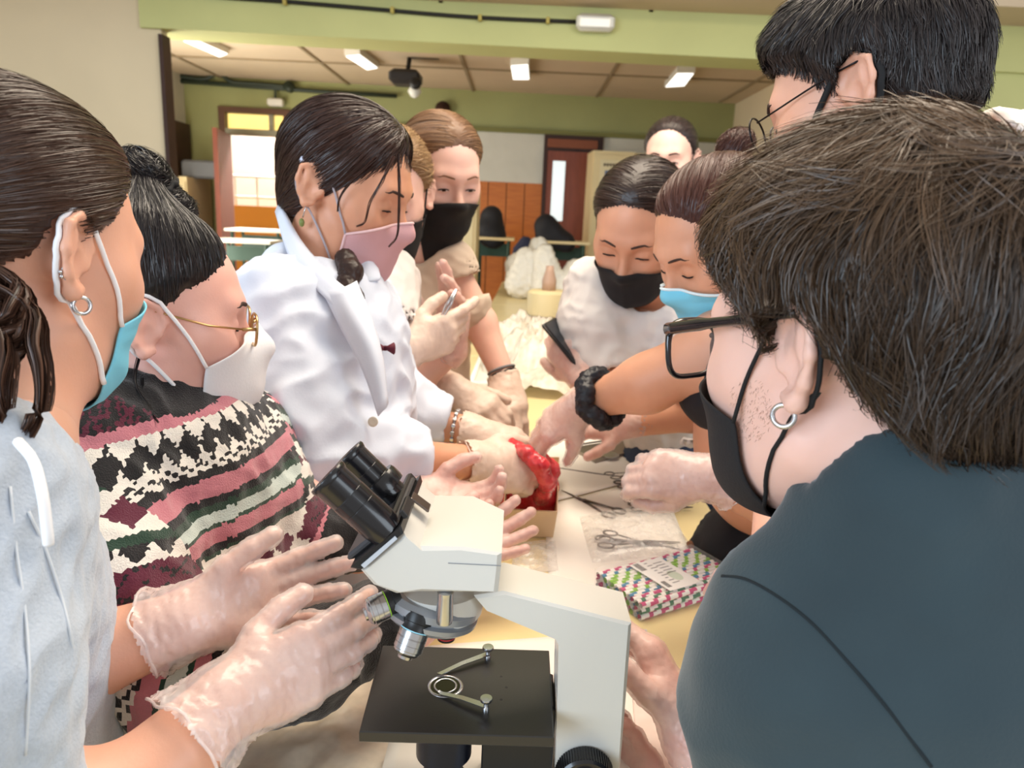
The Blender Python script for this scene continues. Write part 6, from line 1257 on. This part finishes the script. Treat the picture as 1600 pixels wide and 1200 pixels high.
make_hair(P10, H, hm10, hl=hl10, th=.028, n=14000, flow=flow10, length=.058, steps=7, lift=.020, width=.00085, seed=20, jit=.20, res=.003, clump=.85, lenvar=.45, wave=.25, gather=.80, ngather=30, fade=.02, lighttop=.55)
mk, cor, _ = mask_wrap(P10, H, hs, M_BLACKCLOTH, top=.34, side=(-.85,.0), bot=-1.25, phimax=1.22, off=.006, peak=.004, beak=.006, taut=30, name='cloth_mask')
straps(H, hs, mk, cor, M_STRAPB, sides=(-1,), r=.0016)
hoop(P10, H, hs, -1, M_STEEL, r=.0068, t=.0017, z=-.030)
M_FRAME = mat('black_acetate', srgb(22,22,26), .18, coat=.5)
f = lambda *p: l2w(H, p)
g = MB(); g.tube(catmull([f(-.090,-.020,.030), f(-.083,.02,.026), f(-.074,.07,.022), f(-.068,.108,.018)],4), [.0022]*4+[.0026]*4+[.0034]*5, 8, flat=1.4); g = sub(g.build('spectacles', M_FRAME, P10, smooth=True))
for sx in (1,-1):
    cc = np.array([sx*.036,.114,.001]); fr = lambda a: np.array([.0275*math.copysign(abs(math.cos(a))**.6, math.cos(a)), -.003*abs(math.cos(a)), .0215*math.copysign(abs(math.sin(a))**.65, math.sin(a))])
    ri = sub(MB().tube([f(*(cc+fr(a))) for a in np.linspace(0, 2*math.pi, 41)], [.0023+.0012*max(0, math.sin(a)) for a in np.linspace(0, 2*math.pi, 41)], 8, caps=False).build('spectacle_rim', M_FRAME, g, smooth=True))
M_LENS = mat('spectacle_lens', (1,1,1), .03, alpha=.10, spec=1.0)
for sx in (1,-1):
    cc = np.array([sx*.036,.114,.001]); ps = [cc+.97*fr(a) for a in np.linspace(0, 2*math.pi, 32, endpoint=False)]; MB().rings([[f(*p) for p in ps], [f(*(p+np.array([0,.0012,0]))) for p in ps]]).build('lens', M_LENS, g)
tubes('nose_bridge', catmull([f(.011,.114,.010), f(0,.118,.012), f(-.011,.114,.010)],4), .0025, M_FRAME, g)
brows(P10, H, hs, M_BROW, thick=.003, sides=(-1,)); eyes(P10, H, hs, (-1,), 0)
bo10 = [c for c in P10.children if c.name.startswith('body')][0]; rs = np.random.default_rng(4); sb = MB(); bo10['org'] = list(P10['org'])
pp_ = [(rs.uniform(1140,1206), rs.uniform(592,690)) for _ in range(300)]; pp_ = [(x, y) for x, y in pp_ if x > 1140+(y-592)*.02 and (x-1172)**2/1200+(y-640)**2/2400 < 1.1]
for q_ in cast(bo10, pp_, .0003):
    dq = unit(np.array([rs.normal()*.5-.2, rs.normal()*.4, -1])); sb.tube([q_, q_+dq*.0022], [.00009, .00003], 3)
sb.build('stubble', mat('stubble_brown', srgb(120,84,68), .8), P10); del bo10['org']
M_TEAL = mat('dark_teal_jersey', srgb(40,54,60), .9, bump=.12, bscale=420, col2=srgb(46,62,68), vscale=9, sheen=.25)
S = Shape(); S.ell(W(1560,1120,.52), (.21,.13,.21), k=.08); S.ell(W(1620,1450,.60), (.19,.14,.25), k=.06)
S.cone(W(1270,1025,.505), W(1720,990,.50), .062,.075,k=.07); S.cone(W(1470,820,.485), W(1660,790,.48), .050,.058,k=.06); S.cone(W(1520,735,.475), W(1700,720,.475), .040,.055,k=.05); S.cone(W(1340,910,.50), W(1520,880,.49), .048,.058,k=.05)
S.chain([W(1255,1010,.51), W(1228,1130,.53), W(1222,1300,.56)], [.058,.062,.064], k=.03)
S.cone(W(1415,770,.475), W(1490,860,.49), .062,.085,k=.04); NE, ND = W(1400,700,.468), unit(W(1345,640,.535)-W(1395,725,.465)); S.hem(NE, ND, .0575, .14, .12, deep=.02)
sh = cloth(P10, S, M_TEAL, .0045, 't_shirt', amp=.0060, s=7, seed=10, smooth_it=2)
rx_ = unit(np.cross(ND, (0,0,1.0))); ry_ = np.cross(ND, rx_); tubes('neck_rib', [NE-ND*.002+(rx_*math.cos(a)+ry_*math.sin(a))*.0650 for a in np.linspace(0, 2*math.pi, 49)], .0040, M_TEAL, sh, 8, caps=False, flat=1.0)
SEAM = mat('seam_dark', srgb(26,34,38), .95)
garment_seam(sh, [(1128,900),(1165,905),(1215,932),(1270,975),(1330,1040),(1385,1105),(1430,1165),(1455,1198)], .0011, SEAM)
legs(P10, (base[0]+.05, base[1]+.02, .88), (base[0]+.05, base[1]+.02, 0), M_DENIM, M_SHOE)
